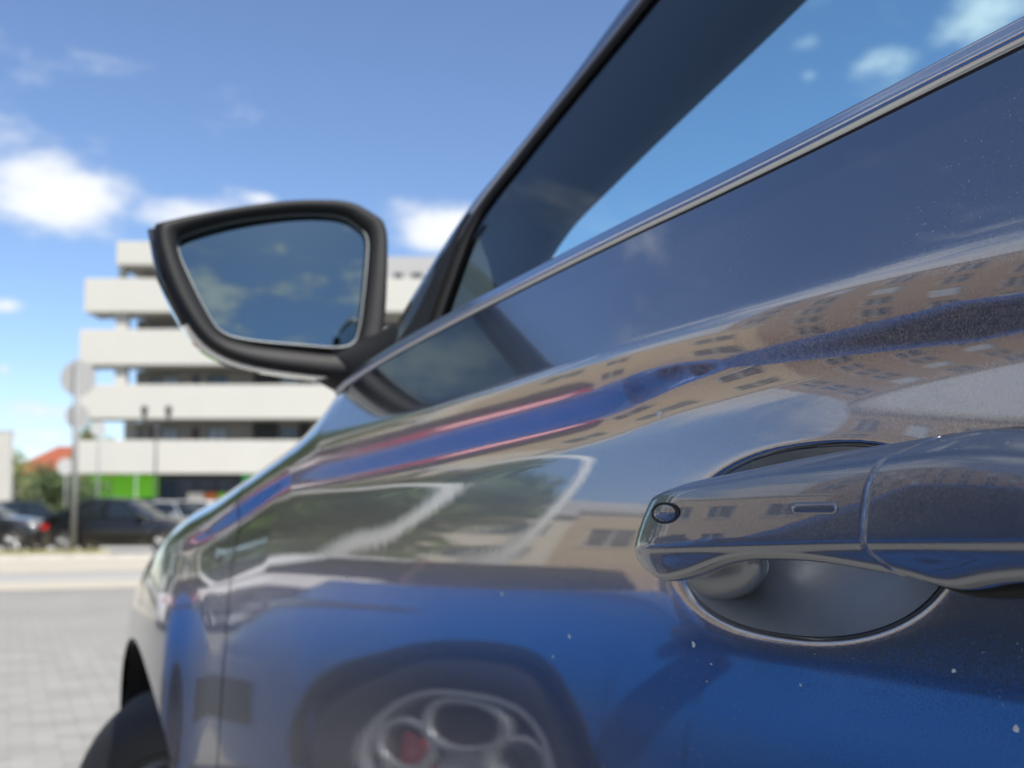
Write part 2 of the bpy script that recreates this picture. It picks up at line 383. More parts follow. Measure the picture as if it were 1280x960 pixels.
def column(y, hs):
    """inset x at heights hs for station y"""
    fen = y >= 1.10; rl = float(sstep(1.08, 1.30, y))
    T = crown(y) if y > 1.0 else belt(y)
    hc, hn, hx = lines(y)
    f = float(sstep(1.40, 1.85, y)); g = float(sstep(.24, .56, y))
    pn = (-.035 * (1 - g) - .17 * g) * (1 - f) + .30 * f; pc = .11 * (1 - g) - .05 * g
    if fen:
        hc = min(hc, T - .046); hn = min(hn, hc - .018); hx = min(hx, hn - .026)
        kn = [(-.80, -.3), (-.62, -.06), (-.42, .03), (-.20, .055), (hx - .085, .07), (hx, .18), (hn, pn), (hc - .007, pc * (1 - f) + .34 * f),
              (hc + .005, .275 * (1 - f) + .45 * f), (T - .030, .30 + .32 * rl), (T - .014, .305 + .545 * rl), (T - .004, .31 + .84 * rl), (T, .31 + .99 * rl), (T + .01, .31 + 1.05 * rl)]
    else:
        kn = [(-.80, -.3), (-.62, -.06), (-.42, .03), (-.20, .055), (hx - .085, .07), (hx, .18), (hn, pn), (hc - .007, pc), (hc + .005, .275), (belt(y) - .03 if belt(y) - .03 > hc + .012 else hc + .012, .295), (.40, .32)]
    a = np.linspace(-.8, .42, 2400)
    ph = pchip([k[0] for k in kn], [k[1] for k in kn], a)
    xx = np.concatenate([[0], np.cumsum((np.tan(ph[1:]) + np.tan(ph[:-1])) / 2 * np.diff(a))])
    xx -= np.interp(-.3, a, xx) + .016
    hs = np.asarray(hs, float)
    w = 1 - .25 * sstep(.03, .2, hs)
    x = plan(y) * w + np.interp(hs, a, xx)
    # door handle cups (front and rear door)
    for cy, amp in ((.394, 1), (-.628, 1)):
        r = (np.abs((y - cy + .2 * (hs + .012)) / .094) ** 2.3 + np.abs((hs + .0115) / .0440) ** 2.3) ** (1 / 2.3)
        t_ = 1 - np.clip(r, 0, 1.4) ** 2.2; x = x + .029 * amp * (t_ + np.sqrt(t_ * t_ + .0025) - (np.sqrt(2.2) - 2.2 + 0) * 0) / 2 * (1 - sstep(1.02, 1.25, r))
    return x
def side_x(y, h): return float(column(y, [h])[0])
# @END
GREY_C = .80        # car centre line
ARCHES = [(1.90, .355, .428), (-.89, .355, .428)]
def low_h(y, z=.27):
    for c, zc, r in ARCHES:
        if abs(y - c) < r:
            z = max(z, zc + math.sqrt(r * r - (y - c) ** 2) * 1.03)
    return z - 1

car = empty('parked_car', (GREY_C, .35, 0))
tag(car, 'blue grey metallic car seen along its side, door handle up close', 'car')
def side_panel(name, ys, mirror=False, mats=M['grey_paint'], parent=car, nlow=26, fine=False, top=None):
    verts = []; nv = None
    for y in ys:
        lo = low_h(y); T = (top or top_h)(y)
        hc, hn, hx = lines(y)
        if fine:
            hs = np.concatenate([np.linspace(lo, -.09, 30)[:-1], np.linspace(-.09, -.064, 12)[:-1], np.linspace(-.064, .04, 96)[:-1], np.linspace(.04, T, 86)])
        else:
            hs = np.concatenate([lo + (max(-.1, lo + .02) - lo) * np.linspace(0, 1, nlow)[:-1], np.linspace(max(-.1, lo + .02), T, 80)])
        nv = len(hs)
        for h, x in zip(hs, column(y, hs)):
            verts.append((2 * GREY_C - x if mirror else x, y, 1 + h))
    return mk(name, verts, gridf(len(ys), nv, flip=mirror), mats, parent, world=True)
def flange(ys_h, name): pass
yd = np.concatenate([np.linspace(.135, .26, 40)[:-1], np.linspace(.26, .55, 200)[:-1], np.linspace(.55, DOOR_FRONT - .0022, 130)])
door = side_panel('front_door', yd, fine=True)
yf = np.concatenate([np.linspace(DOOR_FRONT + .0022, 1.50, 20)[:-1], np.linspace(1.50, 2.31, 150)[:-1], np.linspace(2.31, 2.697, 60)])
fender = side_panel('front_wing', yf)
yr = np.concatenate([np.linspace(-1.0, -.75, 50)[:-1], np.linspace(-.75, -.45, 60)[:-1], np.linspace(-.45, .129, 60)])
rdoor = side_panel('rear_door', yr)
yq = np.concatenate([np.linspace(-1.96, -1.30, 50)[:-1], np.linspace(-1.30, -1.005, 40)])
quarter = side_panel('rear_quarter_panel', yq)
# far side, plain copies of the same panels
side_panel('front_door', np.linspace(.135, DOOR_FRONT - .003, 60), True)
side_panel('front_wing', np.concatenate([np.linspace(DOOR_FRONT + .003, 2.31, 70)[:-1], np.linspace(2.31, 2.697, 24)]), True)
side_panel('rear_door', np.linspace(-1.0, .129, 60), True)
side_panel('rear_quarter_panel', np.linspace(-1.96, -1.005, 50), True)
# dark jamb behind the door gaps
for yy in (DOOR_FRONT, .132, -1.0025):
    hs = np.linspace(low_h(yy), top_h(yy) - .004, 60); xs = column(yy, hs)
    v = []
    for h, x in zip(hs, xs): v += [(x + .004, yy - .012, 1 + h), (x + .004, yy + .012, 1 + h)]
    mk('door_jamb', v, [(2 * i, 2 * i + 1, 2 * i + 3, 2 * i + 2) for i in range(len(hs) - 1)], M['seal'], car, world=True)
# bonnet
def bonnet_pt(u, v):
    y = u; T = crown(y); xe = side_x(y, T) + .004
    x = xe + (GREY_C - xe) * v * 2 if v <= .5 else 2 * GREY_C - (xe + (GREY_C - xe) * (1 - v) * 2)
    s = 1 - (2 * v - 1) ** 2
    return (x, y, 1 + T + .030 * s * min(1, (2.72 - y) / .5))
grid('bonnet', np.linspace(1.22, 2.69, 70), np.linspace(0, 1, 41), bonnet_pt, M['grey_paint'], car, world=True)
# front and rear fascia
def front_pt(u, v):
    z = .30 + (1 + crown(2.69) - .30) * v; xe = side_x(2.69, z - 1)
    x = xe + (2 * GREY_C - 2 * xe) * u
    s = 1 - (2 * u - 1) ** 2
    return (x, 2.69 + .10 * s ** .5, z)
grid('front_bumper', np.linspace(0, 1, 25), np.linspace(0, 1, 9), front_pt, M['grey_paint'], car, world=True)
def rear_pt(u, v):
    z = .35 + .85 * v; xe = side_x(-1.955, z - 1); x = xe + (2 * GREY_C - 2 * xe) * u; s = 1 - (2 * u - 1) ** 2
    return (x, -1.955 - .08 * s ** .5, z)
grid('tailgate', np.linspace(0, 1, 25), np.linspace(0, 1, 9), rear_pt, M['grey_paint'], car, flip=True, world=True)
# arch liners and underfloor
for c, zc, r in ARCHES:
    for mir in (False, True):
        v = []; n = 28
        for i in range(n + 1):
            a = math.pi * (i / n) * 1.16 - math.pi * .08
            y = c + (r + .004) * math.cos(a); z = zc + (r + .004) * 1.03 * math.sin(a)
            xs = side_x(min(max(y, -1.95), 2.69), z - 1) + .012
            for x in (xs, xs + .36): v.append((2 * GREY_C - x if mir else x, y, z))
        mk('wheel_arch_liner', v, gridf(n + 1, 2, flip=mir), M['seal'], car, world=True)
MB().box(.08, 2 * GREY_C - .08, -1.9, 2.6, .24, .30).build('underbody', M['seal'], car, world=True)

# greenhouse ---------------------------------------------------------
def glass_x(y, h):
    b = belt(y) if y < 1.3 else .11
    return plan(y) * .75 + .052 + (h - .18) * .34 + .10 * max(0, h - .18) ** 2
A_OUT = [(1.20, .118), (1.107, .149), (1.072, .186), (1.031, .237), (.962, .305), (.907, .334), (.836, .376), (.759, .432), (.65, .495), (.5, .56), (.35, .60), (.15, .625), (-.1, .64), (-.6, .64), (-1.1, .60), (-1.5, .50)]
_ao = sorted(A_OUT)
def roof_h(y): return float(pchip([a[0] for a in _ao], [a[1] for a in _ao], y))
# waist moulding: satin strip on top of the door skin
def strip(name, ys, prof, m, parent, base):
    v = []
    for y in ys:
        bx, bh = base(y)
        for dx, dh in prof: v.append((bx + dx, y, 1 + bh + dh))
    return mk(name, v, gridf(len(ys), len(prof)), m, parent, world=True)
def belt_base(y): return side_x(y, belt(y)), belt(y)
ysb = np.linspace(.137, 1.13, 90)
strip('waist_seal', ysb, [(.010, -.004), (-.0005, -.0035), (-.0008, .0015), (.012, .003)], M['seal'], door, belt_base)
wp = [(.004, -.0008), (-.0014, -.0002), (-.0030, .0026), (-.0034, .0040), (-.0028, .0050), (-.0010, .0060), (.0004, .0078), (.0018, .0104), (.0033, .0128), (.0050, .0142), (.0075, .0148), (.012, .0135)]
strip('waist_moulding', ysb, wp, M['chrome'], door, belt_base)
ysr = np.linspace(-1.0, .127, 50)
strip('waist_seal', ysr, [(.010, -.004), (-.0005, -.0035), (-.0008, .0015), (.012, .003)], M['seal'], rdoor, belt_base)
strip('waist_moulding', ysr, wp, M['chrome'], rdoor, belt_base)
def mirx(o, parent=car):
    c = o.copy(); c.data = o.data.copy(); COL.objects.link(c)
    for v in c.data.vertices: v.co.x = 2 * GREY_C - v.co.x
    c.data.flip_normals(); c.parent = parent; c.matrix_parent_inverse = o.matrix_parent_inverse.copy()
    return c
# front window glass edge (front end follows the sail panel, top follows the pillar)
def gfront(h):   # y of the glass front edge for height h
    return float(pchip([.10, .149, .215, .262, .285, .329, .370, .418, .49, .55, .60, .63], [.964, .963, .961, .959, .950, .888, .817, .727, .60, .46, .30, .17], h))
HG = np.linspace(.16, .56, 40)
def pane(name, yfun0, yfun1, hs, parent, m=M['glass']):
    v = []; n = 24
    for h in hs:
        y0, y1 = yfun0(h), yfun1(h)
        for i in range(n):
            y = y0 + (y1 - y0) * i / (n - 1); v.append((glass_x(y, h) + .004, y, 1 + h))
    return mk(name, v, gridf(len(hs), n), m, parent, world=True)
def hs_front():
    return np.concatenate([np.linspace(.12, .585, 46)])
fw = pane('front_window', lambda h: .17, lambda h: max(.175, gfront(h)), hs_front(), door)
mirx(fw)
rw = pane('rear_window', lambda h: -.93 + max(0, (h - .3)) * .9, lambda h: .07, np.linspace(.18, .56, 20), rdoor)
mirx(rw)
# A pillar: outer strip, black seal, thick inner trim
HP = np.linspace(.125, .60, 60)
def a_out_y(h):
    pts = sorted([(a[1], a[0]) for a in A_OUT if a[0] > -.05])
    return float(pchip([p[0] for p in pts], [p[1] for p in pts], h))
def pil(name, off, m, parent, hs=HP, mirror=True):
    """off: list of functions h -> (x, y)"""
    v = [];
    for h in hs:
        for f in off:
            x, y, dh = f(h); v.append((x, y, 1 + h + dh))
    o = mk(name, v, gridf(len(hs), len(off)), m, parent, world=True, fix=False)
    if mirror: mirx(o)
    return o
gx = lambda h, y: glass_x(y, h)
def P_(dy, dx, dh=0, frac=None):
    def f(h):
        yo = a_out_y(h); yg = gfront(h)
        y = yo + dy if frac is None else yg + (yo - yg) * frac + dy
        return gx(h, y) + dx, y, dh
    return f
def T_(dy, k):
    def f(h):
        y = gfront(h) + dy; w = .135 - .045 * min(1, max(0, (.44 - h) / .24))
        return gx(h, y) + w * k, y, 0
    return f
pil('a_pillar', [P_(.012, .075), P_(.018, .03), P_(.008, .006), P_(.0, -.002), P_(0, -.0015, frac=.8), P_(0, -.001, frac=.45), P_(0, .001, frac=.28), P_(0, .010, frac=.26)], M['grey_paint'], car)
pil('pillar_seal', [P_(0, .002, frac=.30), P_(0, -.001, frac=.24), P_(.002, -.001, frac=.0), P_(-.004, -.001, frac=0), P_(-.008, .003, frac=0)], M['seal'], car)
pil('a_pillar_trim', [P_(-.012, .010, frac=0), P_(-.022, .03, frac=0), P_(-.03, .06, -.004, frac=0), T_(-.022, .80), T_(.0, 1.0), T_(.05, 1.05), P_(.045, .06)], M['trim'], car)
# sail panel (black triangle that carries the mirror)
hsail = np.linspace(.108, .290, 26)
def sail_front(h): return float(pchip([.10, .15, .20, .25, .30], [1.10, 1.06, 1.005, .985, .945], h))
v = []
for h in hsail:
    y0, y1 = gfront(h) - .004, max(sail_front(h), gfront(h) + .002)
    for i in range(7):
        y = y0 + (y1 - y0) * i / 6; v.append((glass_x(y, h) - .006 - .003 * math.sin(math.pi * i / 6), y, 1 + h))
sail = mk('sail_panel', v, gridf(len(hsail), 7), M['black_plastic'], door, world=True)
# roof and windscreen
def roof_pt(u, v):
    y = u; h = roof_h(y); xe = glass_x(min(y, .3), min(h, .6)) + .02
    x = xe + (2 * GREY_C - 2 * xe) * v; s = 1 - (2 * v - 1) ** 2
    return (x, y, 1 + h + .035 * s)
grid('roof', np.linspace(-1.5, .24, 30), np.linspace(0, 1, 25), roof_pt, M['grey_paint'], car, world=True, flip=True)
grid('roof_lining', np.linspace(-1.5, .22, 16), np.linspace(0, 1, 13), lambda u, v: tuple(Vector(roof_pt(u, v)) - Vector((0, 0, .03))), M['headliner'], car, world=True)
def screen_pt(u, v):
    y = 1.20 + (.25 - 1.20) * u; h = roof_h(y); xe = glass_x(y, h) + .03
    x = xe + (2 * GREY_C - 2 * xe) * v; s = 1 - (2 * v - 1) ** 2
    return (x, y + .10 * s * (1 - .6 * u), 1 + h + .008 * s)
grid('windscreen', np.linspace(0, 1, 24), np.linspace(0, 1, 25), screen_pt, M['screen_glass'], car, world=True)
def rscreen_pt(u, v):
    y = -1.5 - .42 * u; h = .5 - .32 * u; xe = glass_x(-1.5, h) + .02
    return (xe + (2 * GREY_C - 2 * xe) * v, y, 1 + h)
grid('rear_screen', np.linspace(0, 1, 6), np.linspace(0, 1, 9), rscreen_pt, M['car_glass'], car, world=True)
# roof side rails above the doors, B and C pillars
def rail_pt(u, v):
    y = u; h = roof_h(y); h0 = h - .05
    if v < .5: return (glass_x(min(y, .3), h0) - .002 + .0 * v, y, 1 + h0 + .05 * v)
    return (glass_x(min(y, .3), h0) + .045 * (v - .5) * 2, y, 1 + h0 + .025 + .025 * (v - .5) * 2)
mirx(grid('roof_rail', np.linspace(-1.5, .30, 40), np.linspace(0, 1, 7), rail_pt, M['grey_paint'], car, world=True))
for (y0, y1, m_) in ((.07, .17, 'gloss_black'), (-1.55, -.93, 'grey_paint')):
    v = [(glass_x(y, h) - .001, y, 1 + h) for h in np.linspace(.17, .585, 12) for y in np.linspace(y0, y1, 6)]
    mirx(mk('b_pillar' if y0 > 0 else 'c_pillar', v, gridf(12, 6), M[m_], car, world=True))
# cabin: dashboard, door trim, seats, steering wheel
def dash_pt(u, v):
    x = .10 + (2 * GREY_C - .2) * u
    p = [(1.38, .085), (1.22, .115), (1.06, .118), (.98, .10), (.95, .0), (.98, -.45)][int(round(v))]
    hump = .035 * math.exp(-((x - .42) / .17) ** 2) if 1 < v < 4 else 0
    return (x, p[0], 1 + p[1] + hump)
grid('dashboard', np.linspace(0, 1, 40), range(6), dash_pt, M['trim'], car, world=True)
def dtrim(x0):
    v = []
    for y in np.linspace(.14, 1.02, 30):
        b = belt(y) + .012 + .010 * float(sstep(.36, .5, y) * (1 - sstep(.70, .86, y)))
        for dx, dh in [(.034, -.01), (.036, 0), (.046, .003), (.075, -.004), (.10, -.05), (.11, -.5)]:
            v.append((side_x(y, .17) + dx, y, 1 + b + dh))
    return mk('door_trim', v, gridf(30, 6), M['trim'], door, world=True)
mirx(dtrim(0))
MB().box(.06, 2 * GREY_C - .06, -1.8, 1.3, .31, .40).build('cabin_floor', M['seal'], car, world=True)
for sx in (.44, 2 * GREY_C - .44):
    MB().box(sx - .24, sx + .24, -.25, .32, .45, .68).box(sx - .23, sx + .23, -.40, -.24, .66, 1.28).build('seat', M['trim'], car, world=True, bevel=.05, seg=3)
    MB().box(sx - .13, sx + .13, -.42, -.32, 1.32, 1.50).build('headrest', M['trim'], car, world=True, bevel=.03)
st = [];
for i in range(33):
    a = 2 * math.pi * i / 32; st.append((.44 + .185 * math.cos(a), .70 - .075 * math.sin(a) * -1, 1.00 + .17 * math.sin(a)))
MB().tube(st, .016, 8, False).tube([(.27, .72, 1.0), (.61, .72, 1.0)], .02).tube([(.44, .74, .98), (.44, 1.0, .94)], .04).build('steering_wheel', M['trim'], car, True, world=True)

# door mirror --------------------------------------------------------
def door_mirror():
    root = empty('door_mirror', (0, 1.15, 1.15)); root.parent = door; root.matrix_parent_inverse = wmat(door).inverted()
    OUT = [(-.200, .292), (-.188, .237), (-.163, .190), (-.140, .166), (-.104, .154), (-.05, .149), (-.001, .147), (.026, .157), (.037, .178), (.043, .214), (.047, .27), (.048, .322), (.030, .333), (.006, .343), (-.035, .3395), (-.081, .331), (-.154, .309), (-.188, .297)]
    INN = [(-.178, .279), (-.161, .235), (-.145, .202), (-.133, .184), (-.105, .178), (-.05, .1765), (-.011, .1755), (.006, .182), (.012, .20), (.017, .229), (.023, .27), (.0275, .307), (.015, .317), (-.001, .327), (-.035, .3255), (-.072, .319), (-.118, .308), (-.165, .290)]
    def smooth_loop(L, n=3):
        L = [Vector((p[0], 0, p[1])) for p in L]
        for _ in range(n):
            K = []
            for i in range(len(L)):
                a, b = L[i], L[(i + 1) % len(L)]; K += [a * .75 + b * .25, a * .25 + b * .75]
            L = K
        return [(p.x, p.z) for p in L]
    O = smooth_loop(OUT, 2); I = smooth_loop(INN, 2); n = len(O)
    cx, ch = -.07, .245
    def tilt(h): return 1.112 + (h - .245) * .10
    def ring(L, dy, s=1.0, cy=0): return [(cx + (x - cx) * s, tilt(h) + dy, 1 + ch + (h - ch) * s + cy) for x, h in L]
    def lerp(a, b, t): return [(p[0] + (q[0] - p[0]) * t, p[1] + (q[1] - p[1]) * t) for p, q in zip(a, b)]
    rings = [ring(lerp(O, I, 1.0), .022), ring(lerp(O, I, .93), .006), ring(lerp(O, I, .70), .001), ring(lerp(O, I, .30), -.003), ring(lerp(O, I, .08), .000), ring(O, .006), ring(O, .016, 1.004)]
    v = [p for r_ in rings for p in r_]
    mk('mirror_surround', v, [tuple(reversed(q)) for q in gridf(len(rings), n)] if False else [(i * n + k, i * n + (k + 1) % n, (i + 1) * n + (k + 1) % n, (i + 1) * n + k) for i in range(len(rings) - 1) for k in range(n)], M['black_plastic'], root, world=True)
    shell = [ring(O, .0145, 1.006), ring(O, .03, 1.012), ring(O, .06, .99), ring(O, .09, .90, .003), ring(O, .115, .70, .004), ring(O, .128, .4, .004), ring(O, .132, .05, .004)]
    v = [p for r_ in shell for p in r_]
    mk('mirror_shell', v, [(i * n + k, i * n + (k + 1) % n, (i + 1) * n + (k + 1) % n, (i + 1) * n + k) for i in range(len(shell) - 1) for k in range(n)], M['grey_paint'], root, world=True)
    # glass: slightly convex sheet tilted to the sky
    G = lerp(O, I, 1.03)
    v = []; K = 10
    for k in range(K + 1):
        s = 1 - k / K * .999
        for x, h in G:
            X = cx + (x - cx) * s; H = ch + (h - ch) * s
            v.append((X, tilt(H) + .0115 + (H - ch) * .09 - (X - cx) * .06 + .5 / 1.3 * ((X - cx) ** 2 + (H - ch) ** 2) - .004, 1 + H))
    mk('mirror_glass', v, [(i * n + k, i * n + (k + 1) % n, (i + 1) * n + (k + 1) % n, (i + 1) * n + k) for i in range(K) for k in range(n)], M['mirror'], root, world=True)
    rim = [(x, tilt(h) + .0085 + (h - ch) * .09 - (x - cx) * .06 + .5 / 1.3 * ((x - cx) ** 2 + (h - ch) ** 2) - .004, 1 + h) for x, h in G]
    MB().tube(rim + [rim[0]], .0016, 6, False).build('glass_rim', M['rim_grey'], root, True, world=True)
    # arm to the sail panel and its foot on the door
    secs = [((-.030, 1.150, 1.172), .034, .020), ((.000, 1.140, 1.162), .044, .030), ((.022, 1.115, 1.158), .050, .034), ((.040, 1.070, 1.160), .060, .040), ((.056, 1.030, 1.175), .062, .050)]
    v = []; n2 = 18
    for (p, ry, rz) in secs:
        for k in range(n2):
            a = 2 * math.pi * k / n2; v.append((p[0], p[1] + ry * math.cos(a), p[2] + rz * math.sin(a)))
    ar = mk('mirror_arm', v, [(i * n2 + k, i * n2 + (k + 1) % n2, (i + 1) * n2 + (k + 1) % n2, (i + 1) * n2 + k) for i in range(len(secs) - 1) for k in range(n2)] + [tuple(range(n2))], M['black_plastic'], root, world=True)
    s_ = ar.modifiers.new('sub', 'SUBSURF'); s_.levels = 2; s_.render_levels = 2
    # turn signal repeater along the outer end
    MB().tube([(-.199, 1.135, 1.29), (-.190, 1.130, 1.24), (-.166, 1.128, 1.194)], .0045, 8).build('side_repeater', M['lamp_dark'], root, True, world=True)
door_mirror()

# door handle --------------------------------------------------------
def handle(dy0, parent, detail=True):
    root = empty('door_handle', (-.03, .36 + dy0, 1.0)); root.parent = parent; root.matrix_parent_inverse = wmat(parent).inverted()
    ysplit = lambda h: float(pchip([-.04, -.0252, -.0113, -.003, .0205, .0274, .04], [.262, .284, .3075, .3085, .301, .284, .262], h))
    yfront = lambda h: float(pchip([-.05, -.036, -.0187, .0093, .03], [.455, .470, .4865, .4715, .45], h))
    TOP = lambda y: float(pchip([.15, .17, .2, .24, .268, .294, .35, .401, .445, .469, .49], [.012, .0175, .0238, .0278, .0302, .0296, .0250, .0202, .0165, .0138, .0122], y))
    LOW = lambda y: float(pchip([.15, .241, .308, .40, .486], [-.0075, -.0096, -.0113, -.0148, -.0187], y))
    BOT = lambda y: float(pchip([.15, .20, .25, .284, .311, .347, .387, .43, .455, .486], [-.013, -.018, -.022, -.0262, -.0222, -.0188, -.0200, -.0300, -.033, -.026], y))
    OUTX = lambda y: float(pchip([.15, .17, .20, .24, .30, .40, .45, .475, .487], [-.008, -.016, -.028, -.0345, -.0375, -.0378, -.0368, -.0335, -.0265], y))
    def section(y, foot, cap, shrink=0):
        t, l, b, o = TOP(y), LOW(y), BOT(y), OUTX(y)
        inner = o + .020 + (.03 * foot)
        ch = float(pchip([.15, .24, .30, .36, .42, .49], [.006, .0085, .0085, .0060, .0042, .0030], y))
        P = [(inner, t - .004), (inner - .003 - .004 * foot, t - .0005), (o + .0135, t - .0002), (o + .0105, t - .0008), (o + .0032, t - ch * .86), (o + .0016, t - ch * 1.08),
             (o + .0006, t - ch * 1.5), (o - .0006, (t + l) / 2 + .001), (o - .0015, l + .0026), (o - .0012, l + .0010), (o - .0005, l - .0006), (o + .0000, l - .0020),
             (o + .0003, b + .0032), (o + .0030, b + .0008), (o + .010, b + .0003), (inner, b + .003)]
        if shrink:
            mx_ = sum(p[0] for p in P) / len(P); mh_ = sum(p[1] for p in P) / len(P)
            P = [(p[0] + shrink * (1 if p[0] < mx_ else -1), p[1] + shrink * (-1 if p[1] > mh_ else 1)) for p in P]
        return P
    def build(name, stations, f0, f1, yref0, yref1, footf, cap, m, shrink=0):
        v = []; n = 16
        ya, yb = stations[0], stations[-1]
        for y in stations:
            S = section(y, footf(y), cap, shrink)
            k0 = float(1 - sstep(0, .055, abs(y - ya))) if f0 else 0; k1 = float(1 - sstep(0, .055, abs(y - yb))) if f1 else 0
            for x, h in S:
                yy = y + (k0 * (f0(h) - ya) if f0 else 0) + (k1 * (f1(h) - yb) if f1 else 0)
                v.append((x + side_x(.3, 0) * 0, yy + dy0, 1 + h))
        f = [(i * n + k, i * n + (k + 1) % n, (i + 1) * n + (k + 1) % n, (i + 1) * n + k) for i in range(len(stations) - 1) for k in range(n)]
        k = len(stations) - 1
        f.append(tuple(range(n))[::-1]); f.append(tuple(k * n + j for j in range(n)))
        o = mk(name, v, f, m, root, world=True, fix=True)
        return o
    def finish(o, lev=2):
        me = o.data; bm = bmesh.new(); bm.from_mesh(me)
        cr = bm.edges.layers.float.get('crease_edge') or bm.edges.layers.float.new('crease_edge')
        for e in bm.edges:
            fs = e.link_faces
            if any(len(f.verts) > 4 for f in fs): e[cr] = .55
        bm.to_mesh(me); bm.free()
        s_ = o.modifiers.new('sub', 'SUBSURF'); s_.levels = lev; s_.render_levels = lev
    sg = [.4875, .486, .4825, .477, .470, .460, .448, .434, .420, .404, .386, .368, .350, .334, .321, .312, .3085, .3065]
    g = build('handle_grip', sg, yfront, lambda h: ysplit(h) + .0014, 0, 0, lambda y: float(sstep(.425, .448, y)), False, M['handle_paint']); finish(g)
    sc = [.3055, .3035, .300, .290, .275, .258, .240, .222, .206, .192, .180, .171, .165, .162]
    c = build('handle_cap', sc, lambda h: ysplit(h) - .0014, None, 0, 0, lambda y: .9, True, M['handle_paint']); finish(c)
    build('split_gasket', [.3105, .3035], lambda h: ysplit(h) + .004, lambda h: ysplit(h) - .004, 0, 0, lambda y: .5, True, M['seal'], .0020)
    # black gasket under the cap
    v = []
    for y in np.linspace(.160, .305, 16):
        for x, h in [(-.012, BOT(y) - .0012), (-.004, BOT(y) - .0035), (.008, BOT(y) - .003), (.012, BOT(y) + .004), (-.008, BOT(y) + .004)]: v.append((x, y + dy0, 1 + h))
    mk('handle_gasket', v, [(i * 5 + k, i * 5 + (k + 1) % 5, (i + 1) * 5 + (k + 1) % 5, (i + 1) * 5 + k) for i in range(15) for k in range(5)], M['seal'], root, world=True)
    v = []
    for y in np.linspace(.158, .330, 16):
        t = TOP(y)
        for x, h in [(-.014, t - .003), (-.006, t + .0012), (.012, t + .0016), (.012, t - .004)]: v.append((x, y + dy0, 1 + h))
    mk('handle_gasket', v, [(i * 4 + k, i * 4 + (k + 1) % 4, (i + 1) * 4 + (k + 1) % 4, (i + 1) * 4 + k) for i in range(15) for k in range(4)], M['seal'], root, world=True)
    v = []; n = 28
    for i in range(15):
        t = math.pi * i / 14 - math.pi / 2
        for k in range(n):
            a = 2 * math.pi * k / n
            v.append((.002 + .013 * math.cos(t) * math.cos(a), .449 + dy0 + .031 * math.sin(t) - .25 * (.017 * math.cos(t) * math.sin(a)), 1 - .0255 + .0165 * math.cos(t) * math.sin(a)))
    mk('handle_foot', v, [(i * n + k, i * n + (k + 1) % n, (i + 1) * n + (k + 1) % n, (i + 1) * n + k) for i in range(14) for k in range(n)], M['foot_grey'], root, world=True, fix=True)
    if detail:
        # oval lock cover: dark ring with painted disc
        def on_face(y, h): return OUTX(y) - .0005
        cy, chh = .4415, .0014
        def disc(name, r0, r1, off, m, dome):
            v = []; n = 40; rr = np.linspace(r0, r1, 6)
            for r_ in rr:
                for k in range(n):
                    a = 2 * math.pi * k / n; y = cy + r_ * 2.5 * math.cos(a); h = chh + r_ * math.sin(a)
                    v.append((on_face(y, h) - off - dome * (1 - ((r_ - r0) / (r1 - r0)) ** 2), y + dy0, 1 + h))
            mk(name, v, [(i * n + k, i * n + (k + 1) % n, (i + 1) * n + (k + 1) % n, (i + 1) * n + k) for i in range(5) for k in range(n)], m, root, world=True)
        disc('lock_ring', .0039, .0052, .0004, M['gloss_black'], 0)
        disc('lock_cover', .00001, .0040, .0005, M['handle_paint'], .0004)
        # touch lock pad: a shallow raised bar
        pts = []
        for i in range(28):
            a = 2 * math.pi * i / 28; yy = math.cos(a); hh = math.sin(a)
            pts.append((.334 + (.0105 if yy > 0 else -.0105) + .0024 * yy, .0030 + .0024 * hh))
        v = []
        for s, off in [(1.12, .0003), (1.0, -.0003), (.9, -.0011), (.55, -.0012), (.01, -.0012)]:
            for (py, ph) in pts:
                y = .334 + (py - .334) * (1 - (1 - s) * .25); h = .0030 + (ph - .003) * s
                v.append((OUTX(y) - .0004 + off, y + dy0, 1 + h))
        mk('touch_pad', v, [(i * 28 + k, i * 28 + (k + 1) % 28, (i + 1) * 28 + (k + 1) % 28, (i + 1) * 28 + k) for i in range(4) for k in range(28)], M['handle_paint'], root, world=True)
def cup_r(y, h, cy): return (abs((y - cy + .2 * (h + .012)) / .094) ** 2.3 + abs((h + .0115) / .0440) ** 2.3) ** (1 / 2.3)
def sunlit_cup_film(cy, parent):
    # satin film added in the handle cup; pale colour stands in for sunlight
    v = []; n = 72; K = 18
    for k in range(K + 1):
        rr = .965 * (1 - k / K) + .002
        for i in range(n):
            a = 2 * math.pi * i / n; c, s_ = math.cos(a), math.sin(a)
            hh = .0440 * rr * math.copysign(abs(s_) ** (2 / 2.3), s_) - .0115
            yy = .094 * rr * math.copysign(abs(c) ** (2 / 2.3), c) + cy - .2 * (hh + .012)
            v.append((side_x(yy, hh) - .0004, yy, 1 + hh))
    mk('sunlit_cup_film', v, [(i * n + k, i * n + (k + 1) % n, (i + 1) * n + (k + 1) % n, (i + 1) * n + k) for i in range(K) for k in range(n)], M['sunlit_satin_film'], parent, world=True, fix=False)
sunlit_cup_film(.394, door)
handle(0, door)
handle(-1.022, rdoor, False)
# dried specks on the paint
def speck(y, h, r, seed):
    rnd = random.Random(seed); n = 9; v = [(side_x(y, h) - .0006, y, 1 + h)]
    for k in range(n):
        a = 2 * math.pi * k / n; q = r * rnd.uniform(.55, 1.25)
        yy = y + q * math.cos(a) * 1.2; hh = h + q * math.sin(a); v.append((side_x(yy, hh) - .0001, yy, 1 + hh))
    mk('dirt_speck', v, [(0, 1 + (k + 1) % n, 1 + k) for k in range(n)], M['dirt'], door, world=True)

